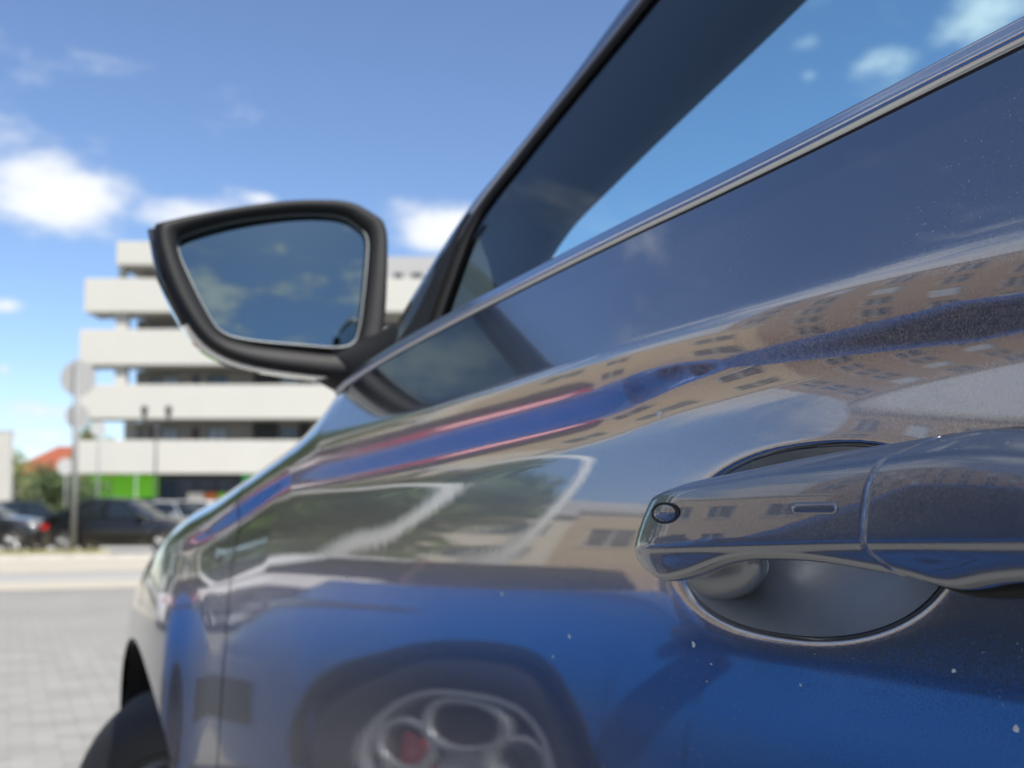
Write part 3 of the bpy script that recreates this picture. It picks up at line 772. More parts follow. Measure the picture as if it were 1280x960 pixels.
# wheels -------------------------------------------------------------
def tyre_prof(Rr, rim, w):
    return [(rim - .006, -w * .42), (rim + .012, -w * .47), (rim + (Rr - rim) * .45, -w * .52), (Rr - .035, -w * .50), (Rr - .012, -w * .44), (Rr - .002, -w * .36),
            (Rr, -w * .25), (Rr - .006, -w * .245), (Rr - .006, -w * .215), (Rr, -w * .21), (Rr + .001, -w * .06), (Rr - .006, -w * .055), (Rr - .006, -w * .02), (Rr + .001, -w * .015),
            (Rr, w * .2), (Rr - .006, w * .205), (Rr - .006, w * .235), (Rr, w * .24), (Rr - .002, w * .36), (Rr - .03, w * .47), (rim + (Rr - rim) * .45, w * .52), (rim, w * .42)]
def wheel(parent, Rr=.355, rim=.235, w=.23, kind='spoke', loc=(0, 0, 0), side=-1, caliper=None, alloy=None):
    """axle along x, outer face towards -x * (-side); built facing -x"""
    root = empty('wheel', loc); root.parent = parent
    if side > 0: root.rotation_euler = (0, 0, math.pi)
    MB().lathe(tyre_prof(Rr, rim, w), 64).build('tyre', M['rubber'], root, True, fix=True)
    al = alloy or M['alloy']
    rm = MB().lathe([(rim + .004, -w * .46), (rim + .006, -w * .43), (rim - .012, -w * .40), (rim - .018, -w * .2), (rim - .02, w * .4)], 56)
    if kind == 'spoke':
        for k in range(10):
            a = 2 * math.pi * k / 10 + .15 * (-1) ** k
            c, s = math.cos(a), math.sin(a); q = .013
            v = []
            for r_, hw, x in ((.05, .018, -w * .30), (rim - .014, .013, -w * .41)):
                for sg in (-1, 1):
                    v += [(x, r_ * c - sg * hw * s, r_ * s + sg * hw * c), (x + .03, r_ * c - sg * hw * s, r_ * s + sg * hw * c)]
            rm.add(v, [(0, 4, 6, 2), (0, 1, 5, 4), (2, 6, 7, 3), (1, 3, 7, 5)])
        rm.lathe([(.001, -w * .33), (.05, -w * .33), (.065, -w * .30), (.065, -w * .1)], 24)
    else:   # five large round openings
        for k in range(5):
            a = 2 * math.pi * k / 5 + math.pi / 2
            cy, cz = .135 * math.cos(a), .135 * math.sin(a); pts = []
            for j in range(25):
                b = 2 * math.pi * j / 24; pts.append((-w * .40, cy + .078 * math.cos(b), cz + .078 * math.sin(b)))
            rm.tube(pts, .0125, 8, False)
        rm.lathe([(.001, -w * .36), (.04, -w * .37), (.06, -w * .36), (.066, -w * .2)], 24)
        pts = [(-w * .42, (rim - .008) * math.cos(2 * math.pi * j / 48), (rim - .008) * math.sin(2 * math.pi * j / 48)) for j in range(49)]
        rm.tube(pts, .012, 8, False)
    rm.build('rim', al, root, True, fix=True)
    MB().lathe([(.02, -.02), (.165, -.02), (.165, .01), (.02, .01)], 40).build('brake_disc', M['disc'], root, True)
    if caliper:
        v = []
        for i in range(9):
            a = math.radians(155 + 70 * i / 8)
            for r_ in (.105, .185):
                for x in (-.055, .03): v.append((x, r_ * math.cos(a), r_ * math.sin(a)))
        f = []
        for i in range(8):
            b = 4 * i; f += [(b, b + 1, b + 5, b + 4), (b + 2, b + 6, b + 7, b + 3), (b, b + 4, b + 6, b + 2), (b + 1, b + 3, b + 7, b + 5)]
        f += [(0, 2, 3, 1), (32, 33, 35, 34)]
        mk('brake_caliper', v, f, caliper, root, smooth=False)
    return root
for (x, y, st_) in ((.035, 1.90, 29), (.02, -.89, 0)):
    for mir in (False, True):
        w_ = wheel(car, .362, .245, .235, 'spoke', (0, 0, 0), 1 if mir else -1)
        w_.matrix_parent_inverse = wmat(car).inverted()
        w_.location = (2 * GREY_C - x if mir else x, y, .362)
        w_.rotation_euler.z += R(st_)

# @CARS
# ------------------------------------------------------------------ generic cars
def make_car(name, label, loc, rz, m, L=4.3, W=1.8, wb=2.6, zh=.93, zb=.95, zR=1.47, yA=(.85, .25), yC=(-1.15, -1.75), n=4.6, wr=.33, detail=False, group=None, tailz=None,
             cladding=None, wheelkind='spoke', caliper=None, alloy=None, nose=.70, slim=False):
    root = empty(name, (0, 0, 0)); tag(root, label, 'car', group)
    a, b = L / 2, W / 2; zr = .20; tailz = tailz or zb - .05
    off = .03   # wheelbase centre offset
    ax = [wb / 2 + off, -wb / 2 + off]
    def T(y):
        return float(pchip([-a, -a + .08, yC[1], yC[0], yA[0], yA[0] + .35, a - .35, a - .08, a], [tailz - .22, tailz - .03, tailz, zb, zb + .01, zh + .01, max(zh - .08, nose), nose, nose - .12], y))
    def scale(z):
        u = (z - .2) / (zb - .2)
        return float(pchip([-.2, 0, .15, .40, .56, .64, .80, .95, 1.1], [.93, .955, .970, .992, 1.0, .996, .955, .89, .81], u)), float(pchip([-.2, 0, .2, .5, 1.1], [.975, .99, 1, .995, .955], u))
    def BS(t, z):
        c, s = math.cos(t), math.sin(t); sb, sa = scale(z)
        return b * sb * math.copysign(abs(c) ** (2 / n), c), a * sa * math.copysign(abs(s) ** (2 / n), s)
    tt = np.linspace(0, 2 * math.pi, 4001); P = np.array([BS(t, .5) for t in tt]); d = np.concatenate([[0], np.cumsum(np.hypot(*np.diff(P, axis=0).T))])
    NT = 260 if detail else 150
    ts = np.interp(np.linspace(0, d[-1], NT + 1)[:-1], d, tt)
    def low(x, y):
        z = zr
        if abs(x) > .6 * b:
            for c in ax:
                r_ = wr + .044
                if abs(y - c) < r_: z = max(z, wr + math.sqrt(r_ * r_ - (y - c) ** 2))
        return z
    nv = 26 if detail else 14; v = []
    for t in ts:
        x, y = BS(t, .5); lo, hi = low(x, y), T(y)
        for j in range(nv):
            z = lo + (hi - lo) * j / (nv - 1); X, Y = BS(t, z); v.append((X, Y, z))
    body = mk('body', v, gridf(NT, nv, True), m, root)
    def deck(u, w):
        y = u * a * .9995; sb, sa = scale(T(y)); yy = min(.99999, abs(y) / a)
        hw = b * sb * (1 - yy ** n) ** (1 / n)
        return (hw * w, y * sa, T(y) + .05 * (1 - w * w) * min(1, (1 - yy) * 4))
    us = [math.copysign(1 - (1 - abs(q)) ** 1.6, q) for q in np.linspace(-1, 1, 61)]
    grid('bonnet', us, np.linspace(-1, 1, 17), deck, m, root)
    def tY(y, sgn=1):    # loop angle of side point
        s = min(1, abs(y) / a) ** (n / 2); t = math.asin(s); t = math.copysign(t, y)
        return t if sgn > 0 else math.pi - t
    def tX(x, front=1):
        c = math.copysign(min(1, abs(x) / b) ** (n / 2), x); t = math.acos(c); return t if front > 0 else -t
    def patch(nm, t0, t1, zf0, zf1, m_, parent=root, off_=.004, nt_=20, nz=6):
        v = []
        for i in range(nt_):
            f = i / (nt_ - 1); t = t0 + (t1 - t0) * f
            z0 = zf0(f) if callable(zf0) else zf0; z1 = zf1(f) if callable(zf1) else zf1
            for j in range(nz):
                z = z0 + (z1 - z0) * j / (nz - 1); X, Y = BS(t, z); q = math.hypot(X / b, Y / a)
                nx, ny = math.copysign(abs(X / b) ** (n - 1), X) / b, math.copysign(abs(Y / a) ** (n - 1), Y) / a; l = math.hypot(nx, ny)
                e = off_ if 0 < j < nz - 1 and 0 < i < nt_ - 1 else off_ * .3
                v.append((X + nx / l * e, Y + ny / l * e, z))
        return mk(nm, v, gridf(nt_, nz), m_, parent)
    # arch liners and floor
    MB().box(-b * .62, b * .62, -a * .9, a * .9, zr, zb - .3).build('underbody', M['seal'], root)
    for s in (1, -1):
        for c in ax:
            v = [(s * x, c + (wr + .048) * math.cos(q), wr + (wr + .048) * math.sin(q)) for q in np.linspace(-.25, math.pi + .25, 22) for x in (b * .60, b * .965)]
            mk('wheel_arch_liner', v, gridf(22, 2), M['seal'], root)
            if cladding:
                v = []
                for q in np.linspace(-.30, math.pi + .30, 36):
                    for r_ in (wr + .034, wr + .040, wr + .062, wr + .066):
                        y, z = c + r_ * math.cos(q), max(zr - .01, wr + r_ * math.sin(q)); X = BS(tY(y, 1), z)[0]
                        v.append((s * (X + (.006 if r_ in (wr + .040, wr + .062) else -.01)), y, z))
                mk('arch_cladding', v, gridf(36, 4), cladding, root)
        if cladding:
            y0, y1 = ax[1] + wr + .05, ax[0] - wr - .05
            patch('sill_cladding', tY(y0, s), tY(y1, s), zr - .01, zr + .13, cladding, off_=.012)
        for c in ax:
            w_ = wheel(root, wr, wr * .70, .215, wheelkind, (s * (b * .985 - .11), c, wr), 1 if s > 0 else -1, caliper, alloy)
    # cabin
    zA = T(yA[0]) - .01; zC = T(yC[1]) - .02
    def hw(z): return b * (.93 - .30 * max(0, (z - zb)) / (zR - zb) * .62)
    rh = lambda y: float(pchip([yC[0], yC[0] * .5 + yA[1] * .5, yA[1]], [zR - .05, zR, zR - .02], y))
    def line(y0, z0, y1, z1, k): return (y0 + (y1 - y0) * k, z0 + (z1 - z0) * k)
    def screen(u, w):
        y, z = line(yA[0], zA, yA[1], rh(yA[1]), u); s = 1 - w * w
        return (hw(z) * .985 * w, y + .12 * s * (1 - .5 * u), z + .015 * math.sin(math.pi * u) + .02 * s * u)
    grid('windscreen', np.linspace(0, 1, 10), np.linspace(-1, 1, 15), screen, M['car_glass'], root)
    def rear(u, w):
        y, z = line(yC[1], zC, yC[0], rh(yC[0]), u); s = 1 - w * w
        return (hw(z) * .985 * w, y - .08 * s * (1 - .4 * u), z + .03 * math.sin(math.pi * u) + .02 * s * u)
    grid('rear_screen', np.linspace(0, 1, 10), np.linspace(-1, 1, 15), rear, M['car_glass'], root, flip=True)
    grid('roof', np.linspace(yC[0] - .05, yA[1] + .02, 16), np.linspace(-1, 1, 15), lambda y, w: (hw(rh(y)) * w * 1.0, y + (.06 * (1 - w * w) if y > 0 else -.04 * (1 - w * w)), rh(y) + .006 + .035 * (1 - w * w)), m, root)
    for s in (1, -1):
        def sg(u, w):
            z = zb - .01 + (zR - .06 - zb) * w; k = (z - zA) / (rh(yA[1]) - zA)
            y1 = yA[0] + (yA[1] - yA[0]) * k - .05; k = (z - zC) / (rh(yC[0]) - zC); y0 = yC[1] + (yC[0] - yC[1]) * k + .22
            return (s * (hw(z) * .985), y0 + (y1 - y0) * u, z)
        grid('side_window', np.linspace(0, 1, 16), np.linspace(0, 1, 8), sg, M['car_glass'], root, flip=s > 0)
        pl = MB()
        q = [line(yA[0], zA - .02, yA[1], rh(yA[1]), k) for k in np.linspace(0, 1, 6)]
        pl.tube([(s * hw(z) * .985, y, z) for y, z in q] + [(s * hw(rh(y)) * .99, y, rh(y) - .01) for y in np.linspace(yA[1] - .1, yC[0], 7)], .035, 8)
        pl.build('roof_frame', m, root, True)
        v = [];
        for k in np.linspace(0, 1, 8):
            z = zC + (rh(yC[0]) - .01 - zC) * k; y0 = yC[1] + (yC[0] - yC[1]) * k
            for dy in (-.02, .06, .24): v.append((s * (hw(z) * .99 + (.006 if dy > 0 else -.02)), y0 + dy, z))
        mk('rear_pillar', v, gridf(8, 3), m, root)
        ym = (yA[1] + yC[0]) / 2 + .12
        MB().add([(s * (hw(z) * .985 + e), ym + dy, z) for z in (zb, zR - .05) for e in (-.01, .004) for dy in (-.045, .045)], [(0, 1, 3, 2), (4, 6, 7, 5), (0, 4, 5, 1), (2, 3, 7, 6), (0, 2, 6, 4), (1, 5, 7, 3)]).build('door_pillar', M['gloss_black'], root)
        # door shut lines, handles, mirrors
        for yy in (yA[0] - .12, ym - .02, yC[0] + .22):
            patch('shut_line', tY(yy - .004, s), tY(yy + .004, s), zr + .12, lambda f: T(yy) - .02, M['seal'], body, .0015, 3, 10)
        for yy in (ym + .06, ym - .95):
            h_ = MB(); X = BS(tY(yy, 1), zb - .13)[0]
            h_.box(s * (X + .012) - .012, s * (X + .012) + .012, yy - .0, yy + .20, zb - .145, zb - .115)
            h_.build('door_handle', m, body, bevel=.008)
        ym2 = yA[0] - .22
        o = MB().box(s * (b + .05) - .10, s * (b + .05) + .10, ym2 - .06, ym2 + .06, zb + .02, zb + .16).build('door_mirror', m, root, bevel=.045, seg=3)
        MB().add([(s * (b + .05) - .085, ym2 - .0615, zb + .04), (s * (b + .05) + .085, ym2 - .0615, zb + .04), (s * (b + .05) + .085, ym2 - .0615, zb + .14), (s * (b + .05) - .085, ym2 - .0615, zb + .14)], [(0, 1, 2, 3)]).build('mirror_glass', M['mirror'], o)
        # lamps
        tl0 = tY(a - .62, s); tl1 = tX(s * b * .45)
        if slim: z0_, z1_ = (lambda f: nose - .17 + .085 * (1 - f)), (lambda f: nose - .085 + .005 * (1 - f))
        else: z0_, z1_ = (lambda f: nose - .17 + .13 * (1 - f) ** 1.2), (lambda f: nose - .02 + .115 * (1 - f) ** 1.3)
        hl = patch('headlight', tl0, tl1, z0_, z1_, M['lamp_dark'], off_=.010)
        for k in range(3):
            t_ = tl0 + (tl1 - tl0) * (.42 + .2 * k); f_ = .42 + .2 * k; zc_ = (z0_(f_) + z1_(f_)) / 2; hz = (z1_(f_) - z0_(f_)) * .28
            patch('lamp_lens', t_ - .05, t_ + .05, zc_ - hz, zc_ + hz, M['lamp_clear'], hl, .014, 6, 5)
        tb0 = tY(-a + .40, s); tb1 = tX(s * b * .55, -1) if s > 0 else tX(s * b * .55, -1)
        if s < 0 and tb1 < 0: tb1 += 2 * math.pi
        patch('tail_light', tb0, tb1, tailz - .24, tailz - .08, M['lamp_red'], off_=.010)
        # front fog recess
        patch('bumper_intake', tX(s * b * .92), tX(s * b * .55), zr + .16, zr + .32, M['black_plastic'], off_=.006)
    patch('grille', tX(-b * .35), tX(b * .35), zr + .12, nose - .16, M['black_plastic'], off_=.008)
    patch('number_plate', tX(-.26), tX(.26), zr + .22, zr + .33, M['plate'], off_=.02)
    tp = [tX(-.26, -1), tX(.26, -1)]
    patch('number_plate', tp[0], tp[1], tailz - .45, tailz - .34, M['plate'], off_=.02)
    root.location = loc; root.rotation_euler = (0, 0, rz)
    return root
BLUE_RZ = -14
def blue_loc():
    a = R(BLUE_RZ); wx, wy = .92, 1.36
    return (-1.22 - (wx * math.cos(a) - wy * math.sin(a)), 3.05 - (wx * math.sin(a) + wy * math.cos(a)), 0)
# blue car parked alongside, only seen mirrored in the grey paint
make_car('parked_car', 'bright blue metallic car with black arches and five-hole wheels, mirrored in the door', blue_loc(), R(BLUE_RZ), M['blue_paint'], n=5.6,
         L=4.55, W=1.84, wb=2.66, zh=.955, zb=.87, zR=1.42, yA=(.80, .05), yC=(-1.25, -1.95), wr=.345, detail=True, cladding=M['black_plastic'], wheelkind='five', caliper=M['caliper'], alloy=M['dark_alloy'], nose=.915, slim=True)
make_car('parked_car', 'red hatchback parked beyond the blue car', (-7.1, 13.6, 0), R(20), M['red_paint'], group='cars mirrored in the grey paint')
make_car('parked_car', 'white hatchback parked beyond the blue car', (-6.6, 14.4, 0), R(70), M['white_paint'], group='cars mirrored in the grey paint')
# @ENDCARS
for i, (px_y, px_h, r_) in enumerate([(.520, .0580, .0022), (.468, -.066, .0016), (.452, -.074, .0006), (.455, -.083, .0005), (.272, -.074, .0014), (.300, -.058, .0008), (.60, -.075, .0014), (.62, -.09, .0012), (.385, -.075, .0007), (.70, -.055, .0016), (1.02, -.06, .0018)]):
    speck(px_y, px_h, r_, i)
# ------------------------------------------------------------------ ground
CAMX = -.325
def plane(name, x0, x1, y0, y1, z, m, kind='structure'):
    o = mk(name, [(x0, y0, z), (x1, y0, z), (x1, y1, z), (x0, y1, z)], [(0, 1, 2, 3)], m, smooth=False)
    return tag(o, kind=kind)
plane('ground', -1500, 1500, -1500, 1500, -.03, M['field'])
paving = plane('car_park_paving', -40, 40, -30, 21.2, -.004, M['paving'])
# single blocks where the paving is near enough to tell them apart
blk = []
q = .0018
for (x0, x1, y0, y1, z0, z1) in [(0.0025, .1975, .0025, .0975, -.003, .0025)]:
    mb = MB().box(x0, x1, y0, y1, z0, z1)
pv = mb.build('paver', M['paver'], paving, bevel=.004, seg=1)
cnt = 0
for r_ in range(34, 96):
    y = r_ * .1; lim = .16 if y < 7.5 else .22
    for k in range(-4, 3):
        x = k * .2 + (.1 if r_ % 2 else 0)
        dx = (x + .1 - CAMX) / y
        if -.075 < dx < .12 and cnt < 298:
            if cnt == 0: o = pv
            else:
                o = pv.copy(); COL.objects.link(o); o.parent = paving
            o.location = (x, y, random.uniform(-.0012, .0012)); o.rotation_euler = (random.uniform(-.006, .006), random.uniform(-.004, .004), random.uniform(-.006, .006)); cnt += 1
kerb_run = MB()
plane('sandy_pavement', -60, 60, 15.9, 18.0, .004, M['sand_paving'])
plane('access_road', -60, 60, 18.0, 20.6, .002, M['asphalt'])
plane('sandy_verge', -60, 60, 20.6, 27.2, .010, M['sand_paving'])
plane('dry_verge', -60, 60, 27.2, 31.5, .02, M['soil'])
plane('parking_strip', -60, 60, 31.5, 46, .0, M['asphalt'])
plane('shop_forecourt', -80, 80, 46, 120, .0, M['concrete'])
def kerb(y):
    root = empty('kerb', (0, y, 0)); tag(root, 'low concrete kerb along the dry grass verge', 'kerb')
    first = None
    for k in range(-14, 18):
        if first is None:
            first = o = MB().box(0, .99, -.06, .06, -.02, .11).build('kerb_stone', M['concrete'], root, bevel=.012)
        else:
            o = first.copy(); COL.objects.link(o); o.parent = root
        o.location = (k * 1.0, 0, 0)
kerb(27.15)
def tuft(n, x0, x1, y0, y1, hmax, name, m, label):
    v = []; f = []
    for i in range(n):
        x, y = random.uniform(x0, x1), random.uniform(y0, y1); a = random.uniform(0, 6.28); h = hmax * random.uniform(.3, 1); l = random.uniform(-.12, .12); w = .012
        k = len(v); c, s = math.cos(a) * w, math.sin(a) * w
        v += [(x - c, y - s, .015), (x + c, y + s, .015), (x + l + random.uniform(-.05, .05), y + l * .5, .015 + h)]; f.append((k, k + 1, k + 2))
    return tag(mk(name, v, f, m, smooth=False), label, 'grass', kind='stuff')
tuft(7000, -3, 1.9, 27.4, 29.6, .20, 'dry_grass', M['dry_grass'], 'dry yellow grass growing on the verge by the kerb')

# ------------------------------------------------------------------ buildings
def at_cam(px, depth):
    """ground point and heading for something facing the car park"""
    f = Vector((math.sin(R(25)), math.cos(R(25)), 0)); r_ = Vector((math.cos(R(25)), -math.sin(R(25)), 0))
    return Vector((CAMX, 0, 0)) + f * depth + r_ * ((px - 640) / 1350 * depth)
def window(parent, x0, x1, z0, z1, y, pane_m, frame_m, mull=1):
    w = MB(); t = .06
    w.box(x0, x1, y - .05, y + .02, z0, z0 + t).box(x0, x1, y - .05, y + .02, z1 - t, z1).box(x0, x0 + t, y - .05, y + .02, z0 + t, z1 - t).box(x1 - t, x1, y - .05, y + .02, z0 + t, z1 - t)
    for k in range(1, mull + 1):
        xm = x0 + (x1 - x0) * k / (mull + 1); w.box(xm - t / 2, xm + t / 2, y - .045, y + .02, z0 + t, z1 - t)
    o = w.build('window', frame_m, parent)
    MB().box(x0 + t, x1 - t, y - .012, y - .002, z0 + t, z1 - t).build('pane', pane_m, o)
    return o
def holed_wall(name, parent, x0, x1, z0, z1, y, th, holes, m):
    """facade with real openings: holes = [(xa, xb, za, zb)]; front face at y, openings th deep"""
    xs = sorted({x0, x1, *[h[0] for h in holes], *[h[1] for h in holes]}); zs = sorted({z0, z1, *[h[2] for h in holes], *[h[3] for h in holes]})
    b = MB()
    for i in range(len(xs) - 1):
        for j in range(len(zs) - 1):
            cx, cz = (xs[i] + xs[i + 1]) / 2, (zs[j] + zs[j + 1]) / 2
            if any(h[0] < cx < h[1] and h[2] < cz < h[3] for h in holes): continue
            b.add([(xs[i], y, zs[j]), (xs[i + 1], y, zs[j]), (xs[i + 1], y, zs[j + 1]), (xs[i], y, zs[j + 1])], [(0, 1, 2, 3)])
    for xa, xb, za, zb in holes:
        v = [(xa, y, za), (xb, y, za), (xb, y, zb), (xa, y, zb)]; v += [(p[0], y + th, p[2]) for p in v]
        b.add(v, [(0, 4, 5, 1), (1, 5, 6, 2), (2, 6, 7, 3), (3, 7, 4, 0)])
    return b.build(name, m, parent)
def apartment():
    root = empty('apartment_building', at_cam(640, 58.7), R(-25))
    tag(root, 'white apartment block with long balcony bands and a lime green shopfront', 'building')
    X = lambda px: (px - 640) / 23.; Z = lambda py: 1 + (645 - py) / 23.
    xl, xr = X(95), 7.5
    bands = [(592, 550, 95), (523, 480, 97), (455, 410, 95), (388, 345, 100)]
    for lo, hi, pl in bands:
        MB().box(X(pl), xr, 0, .25, Z(lo), Z(hi)).box(X(pl), X(pl) + .25, .25, 2.4, Z(lo) + .003, Z(hi) - .003).build('balcony_parapet', M['white_render'], root, bevel=.03)
        MB().box(X(pl) + .02, xr - .02, .25, 2.4, Z(lo) + .05, Z(lo) + .3).build('balcony_floor', M['white_render'], root)
    MB().box(X(140), X(400), -.05, 9, Z(328), Z(298)).build('roof_canopy', M['white_render'], root, bevel=.03)
    # recessed back walls with windows per floor
    lv = [(592, 523), (523, 455), (455, 388)]
    rects = [(168, 178, 'win_pale'), (181, 203, 'win_pale'), (222, 232, 'win_glass'), (242, 268, 'win_pale'), (337, 360, 'win_pale'), (378, 402, 'win_pale'), (430, 452, 'win_glass'), (474, 492, 'win_pale'), (504, 522, 'win_pale'), (560, 582, 'win_glass'), (620, 650, 'win_pale'), (690, 720, 'win_glass')]
    for fl, (lo, hi) in enumerate(lv):
        z0, z1 = Z(lo) + .3, Z(hi)
        holes = [(X(a), X(c), z0 + .1, z1 - .25) for a, c, _ in rects]
        holed_wall('back_wall', root, X(148), xr, z0, z1, 2.4, .18, holes, M['grey_render'])
        for i, (a, c, mm) in enumerate(rects):
            window(root, X(a) + .02, X(c) - .02, z0 + .12, z1 - .27, 2.55, M[mm if (i + fl) % 4 else 'win_glass'], M['frame_dark'], 1)
        for a, c in ((303, 335), (362, 377), (404, 415)):
            MB().box(X(a), X(c), 2.30, 2.398, z0, z1 - .02).build('dark_wall_panel', M['dark_panel'], root)
        if fl > 0: MB().box(X(137), X(152), .4, .9, z0, z1).build('column', M['white_render'], root)
        else: MB().box(X(137), X(152), 2.0, 2.38, z0, z1).build('column', M['white_render'], root)
    # set-back top floor in grey
    MB().box(X(140), X(147), .4, 1.0, Z(345), Z(328)).build('column', M['white_render'], root)
    z0, z1 = Z(388) + .3, Z(303)
    hol = [(X(a), X(c), Z(343), Z(325)) for a, c in ((484, 496), (507, 522), (545, 560), (600, 620), (680, 700))]
    hol = [(X(160), X(200), Z(343), Z(330)), (X(230), X(270), Z(343), Z(330))] + hol
    holed_wall('set_back_wall', root, X(150), xr - .5, z0, z1, 2.6, .2, hol, M['grey_panel'])
    for h in hol: window(root, h[0] + .02, h[1] - .02, h[2] + .02, h[3] - .02, 2.75, M['win_glass'], M['frame_dark'], 1)
    MB().box(X(150), xr - .5, 2.9, 12, Z(388) + .3, z1 - .003).build('core_wall', M['grey_panel'], root)
    MB().box(X(155), xr - .2, 2.7, 12, 0, Z(388) + .2).build('core_wall', M['grey_panel'], root)
    # ground floor: lime panels, dark glazed shopfront
    for a, c in ((99, 128), (129, 159), (160, 188)):
        MB().box(X(a) + .03, X(c) - .01, 1.2, 1.35, Z(622), Z(592) - .002).build('lime_panel', M['green_panel'], root, bevel=.02)
        MB().box(X(a) + .05, X(c) - .03, 1.36, 1.5, .0, Z(622) - .01).build('shop_pane', M['win_glass'], root)
    for k, a in enumerate(range(190, 420, 23)):
        MB().box(X(a) + .04, X(a + 23) - .04, 1.5, 1.56, .25, Z(596)).build('shop_pane', M['win_glass'], root)
        MB().box(X(a) - .04, X(a) + .04, 1.42, 1.6, 0, Z(592) - .004).build('shop_mullion', M['frame_dark'], root)
    MB().box(X(297), X(345), .95, 1.15, Z(606), Z(590)).build('shop_sign', M['green_sign'], root, bevel=.02)
    goods = [('lamp_amber', 258), ('lamp_amber', 283), ('cream', 236), ('win_pale', 311), ('green_panel', 272)]
    for mm, px in goods:
        MB().box(X(px) - .45, X(px) + .45, 1.2, 1.48, 1.2, 2.3).build('shop_display', M[mm], root, bevel=.05)
apartment()
def block(name, label, loc, rz, W, D, floors, fh, cols, wall_m, roof=None, ww=1.3, wh=1.5, balcony=False, pane=('win_glass',), groundm=None):
    root = empty(name, loc, rz); tag(root, label, 'building')
    H = floors * fh + .6
    holes = []
    for f_ in range(floors):
        for c in range(cols):
            xc = -W / 2 + W * (c + .5) / cols; z = f_ * fh + .95; holes.append((xc - ww / 2, xc + ww / 2, z, z + wh))
    holed_wall('front_wall', root, -W / 2, W / 2, 0, H, 0, .22, holes, wall_m)
    for k, h in enumerate(holes):
        window(root, h[0], h[1], h[2], h[3], .18, M[pane[k % len(pane)]], M['frame_white'], 1)
        if not balcony: MB().box(h[0] - .06, h[1] + .06, -.07, .16, h[2] - .07, h[2] - .003).build('window_sill', M['concrete'], root)
    b = MB(); b.add([(-W / 2, 0, 0), (-W / 2, D, 0), (-W / 2, D, H), (-W / 2, 0, H), (W / 2, 0, 0), (W / 2, D, 0), (W / 2, D, H), (W / 2, 0, H)], [(0, 3, 2, 1), (4, 5, 6, 7), (1, 2, 6, 5)])
    b.build('outer_wall', wall_m, root)
    hs_ = []
    if roof:
        r_ = MB(); e = .5; rz_ = H + D * .28
        r_.add([(-W / 2 - e, -e, H - .1), (W / 2 + e, -e, H - .1), (W / 2 + e, D + e, H - .1), (-W / 2 - e, D + e, H - .1), (-W / 2 + D * .3, D / 2, rz_), (W / 2 - D * .3, D / 2, rz_)], [(0, 1, 5, 4), (2, 3, 4, 5), (1, 2, 5), (3, 0, 4), (0, 3, 2, 1)])
        ro = r_.build('roof', roof, root)
        MB().box(W * .18, W * .18 + .7, D * .4, D * .4 + .6, H, rz_ + .7).build('chimney', M['brown'], ro)
    else:
        MB().box(-W / 2 - .15, W / 2 + .15, -.15, D + .1, H, H + .35).build('roof', M['concrete'], root, bevel=.03)
    if balcony:
        for f_ in range(1, floors):
            for c in range(0, cols, 2):
                xc = -W / 2 + W * (c + 1) / cols
                MB().box(xc - W / cols * .85, xc + W / cols * .85, -1.2, -.003, f_ * fh + .05, f_ * fh + .2).box(xc - W / cols * .85, xc + W / cols * .85, -1.2, -1.12, f_ * fh + .2, f_ * fh + 1.05).build('balcony', M['cream'], root)
    return root
def face(x, y): return math.atan2(-(CAMX - x), (0 - y) * -1) if False else math.atan2(x - CAMX, -(y - 0)) + math.pi
def pol(theta_deg, dist):   # direction left of the car's heading, as mirrored by the door
    t = R(theta_deg); return Vector((-math.sin(t) * dist, math.cos(t) * dist, 0))
p = pol(34.4, 40); block('town_house', 'beige rendered house with dark windows, mirrored in the door', p, R(36), 8.5, 9, 2, 3.1, 3, M['beige'], None, 1.5, 1.5)
p = pol(51, 50); block('long_house', 'tall brown brick block with rows of narrow windows, mirrored in the door', p, R(52), 22, 11, 6, 3.0, 9, M['brown'], None, 1.1, 2.0, False, ('win_glass', 'win_glass', 'win_pale', 'win_glass', 'win_glass'))
p = pol(78, 42); block('terrace_house', 'tan brick terrace with pale window blinds, mirrored in the handle', p, R(84), 24, 11, 3, 3.1, 11, M['beige'], M['tile_roof'], 1.4, 1.6, False, ('win_glass', 'win_pale'))
p = pol(28.4, 62); block('far_house', 'cream house with pale roof far behind the trees', p, R(28), 11, 9, 3, 3.0, 4, M['cream'], M['grey_panel'])
block('roof_house', 'small house with a bright orange tiled roof behind the hedge', at_cam(62, 74), R(-18), 6.0, 8, 1, 3.2, 2, M['cream'], M['tile_roof'])
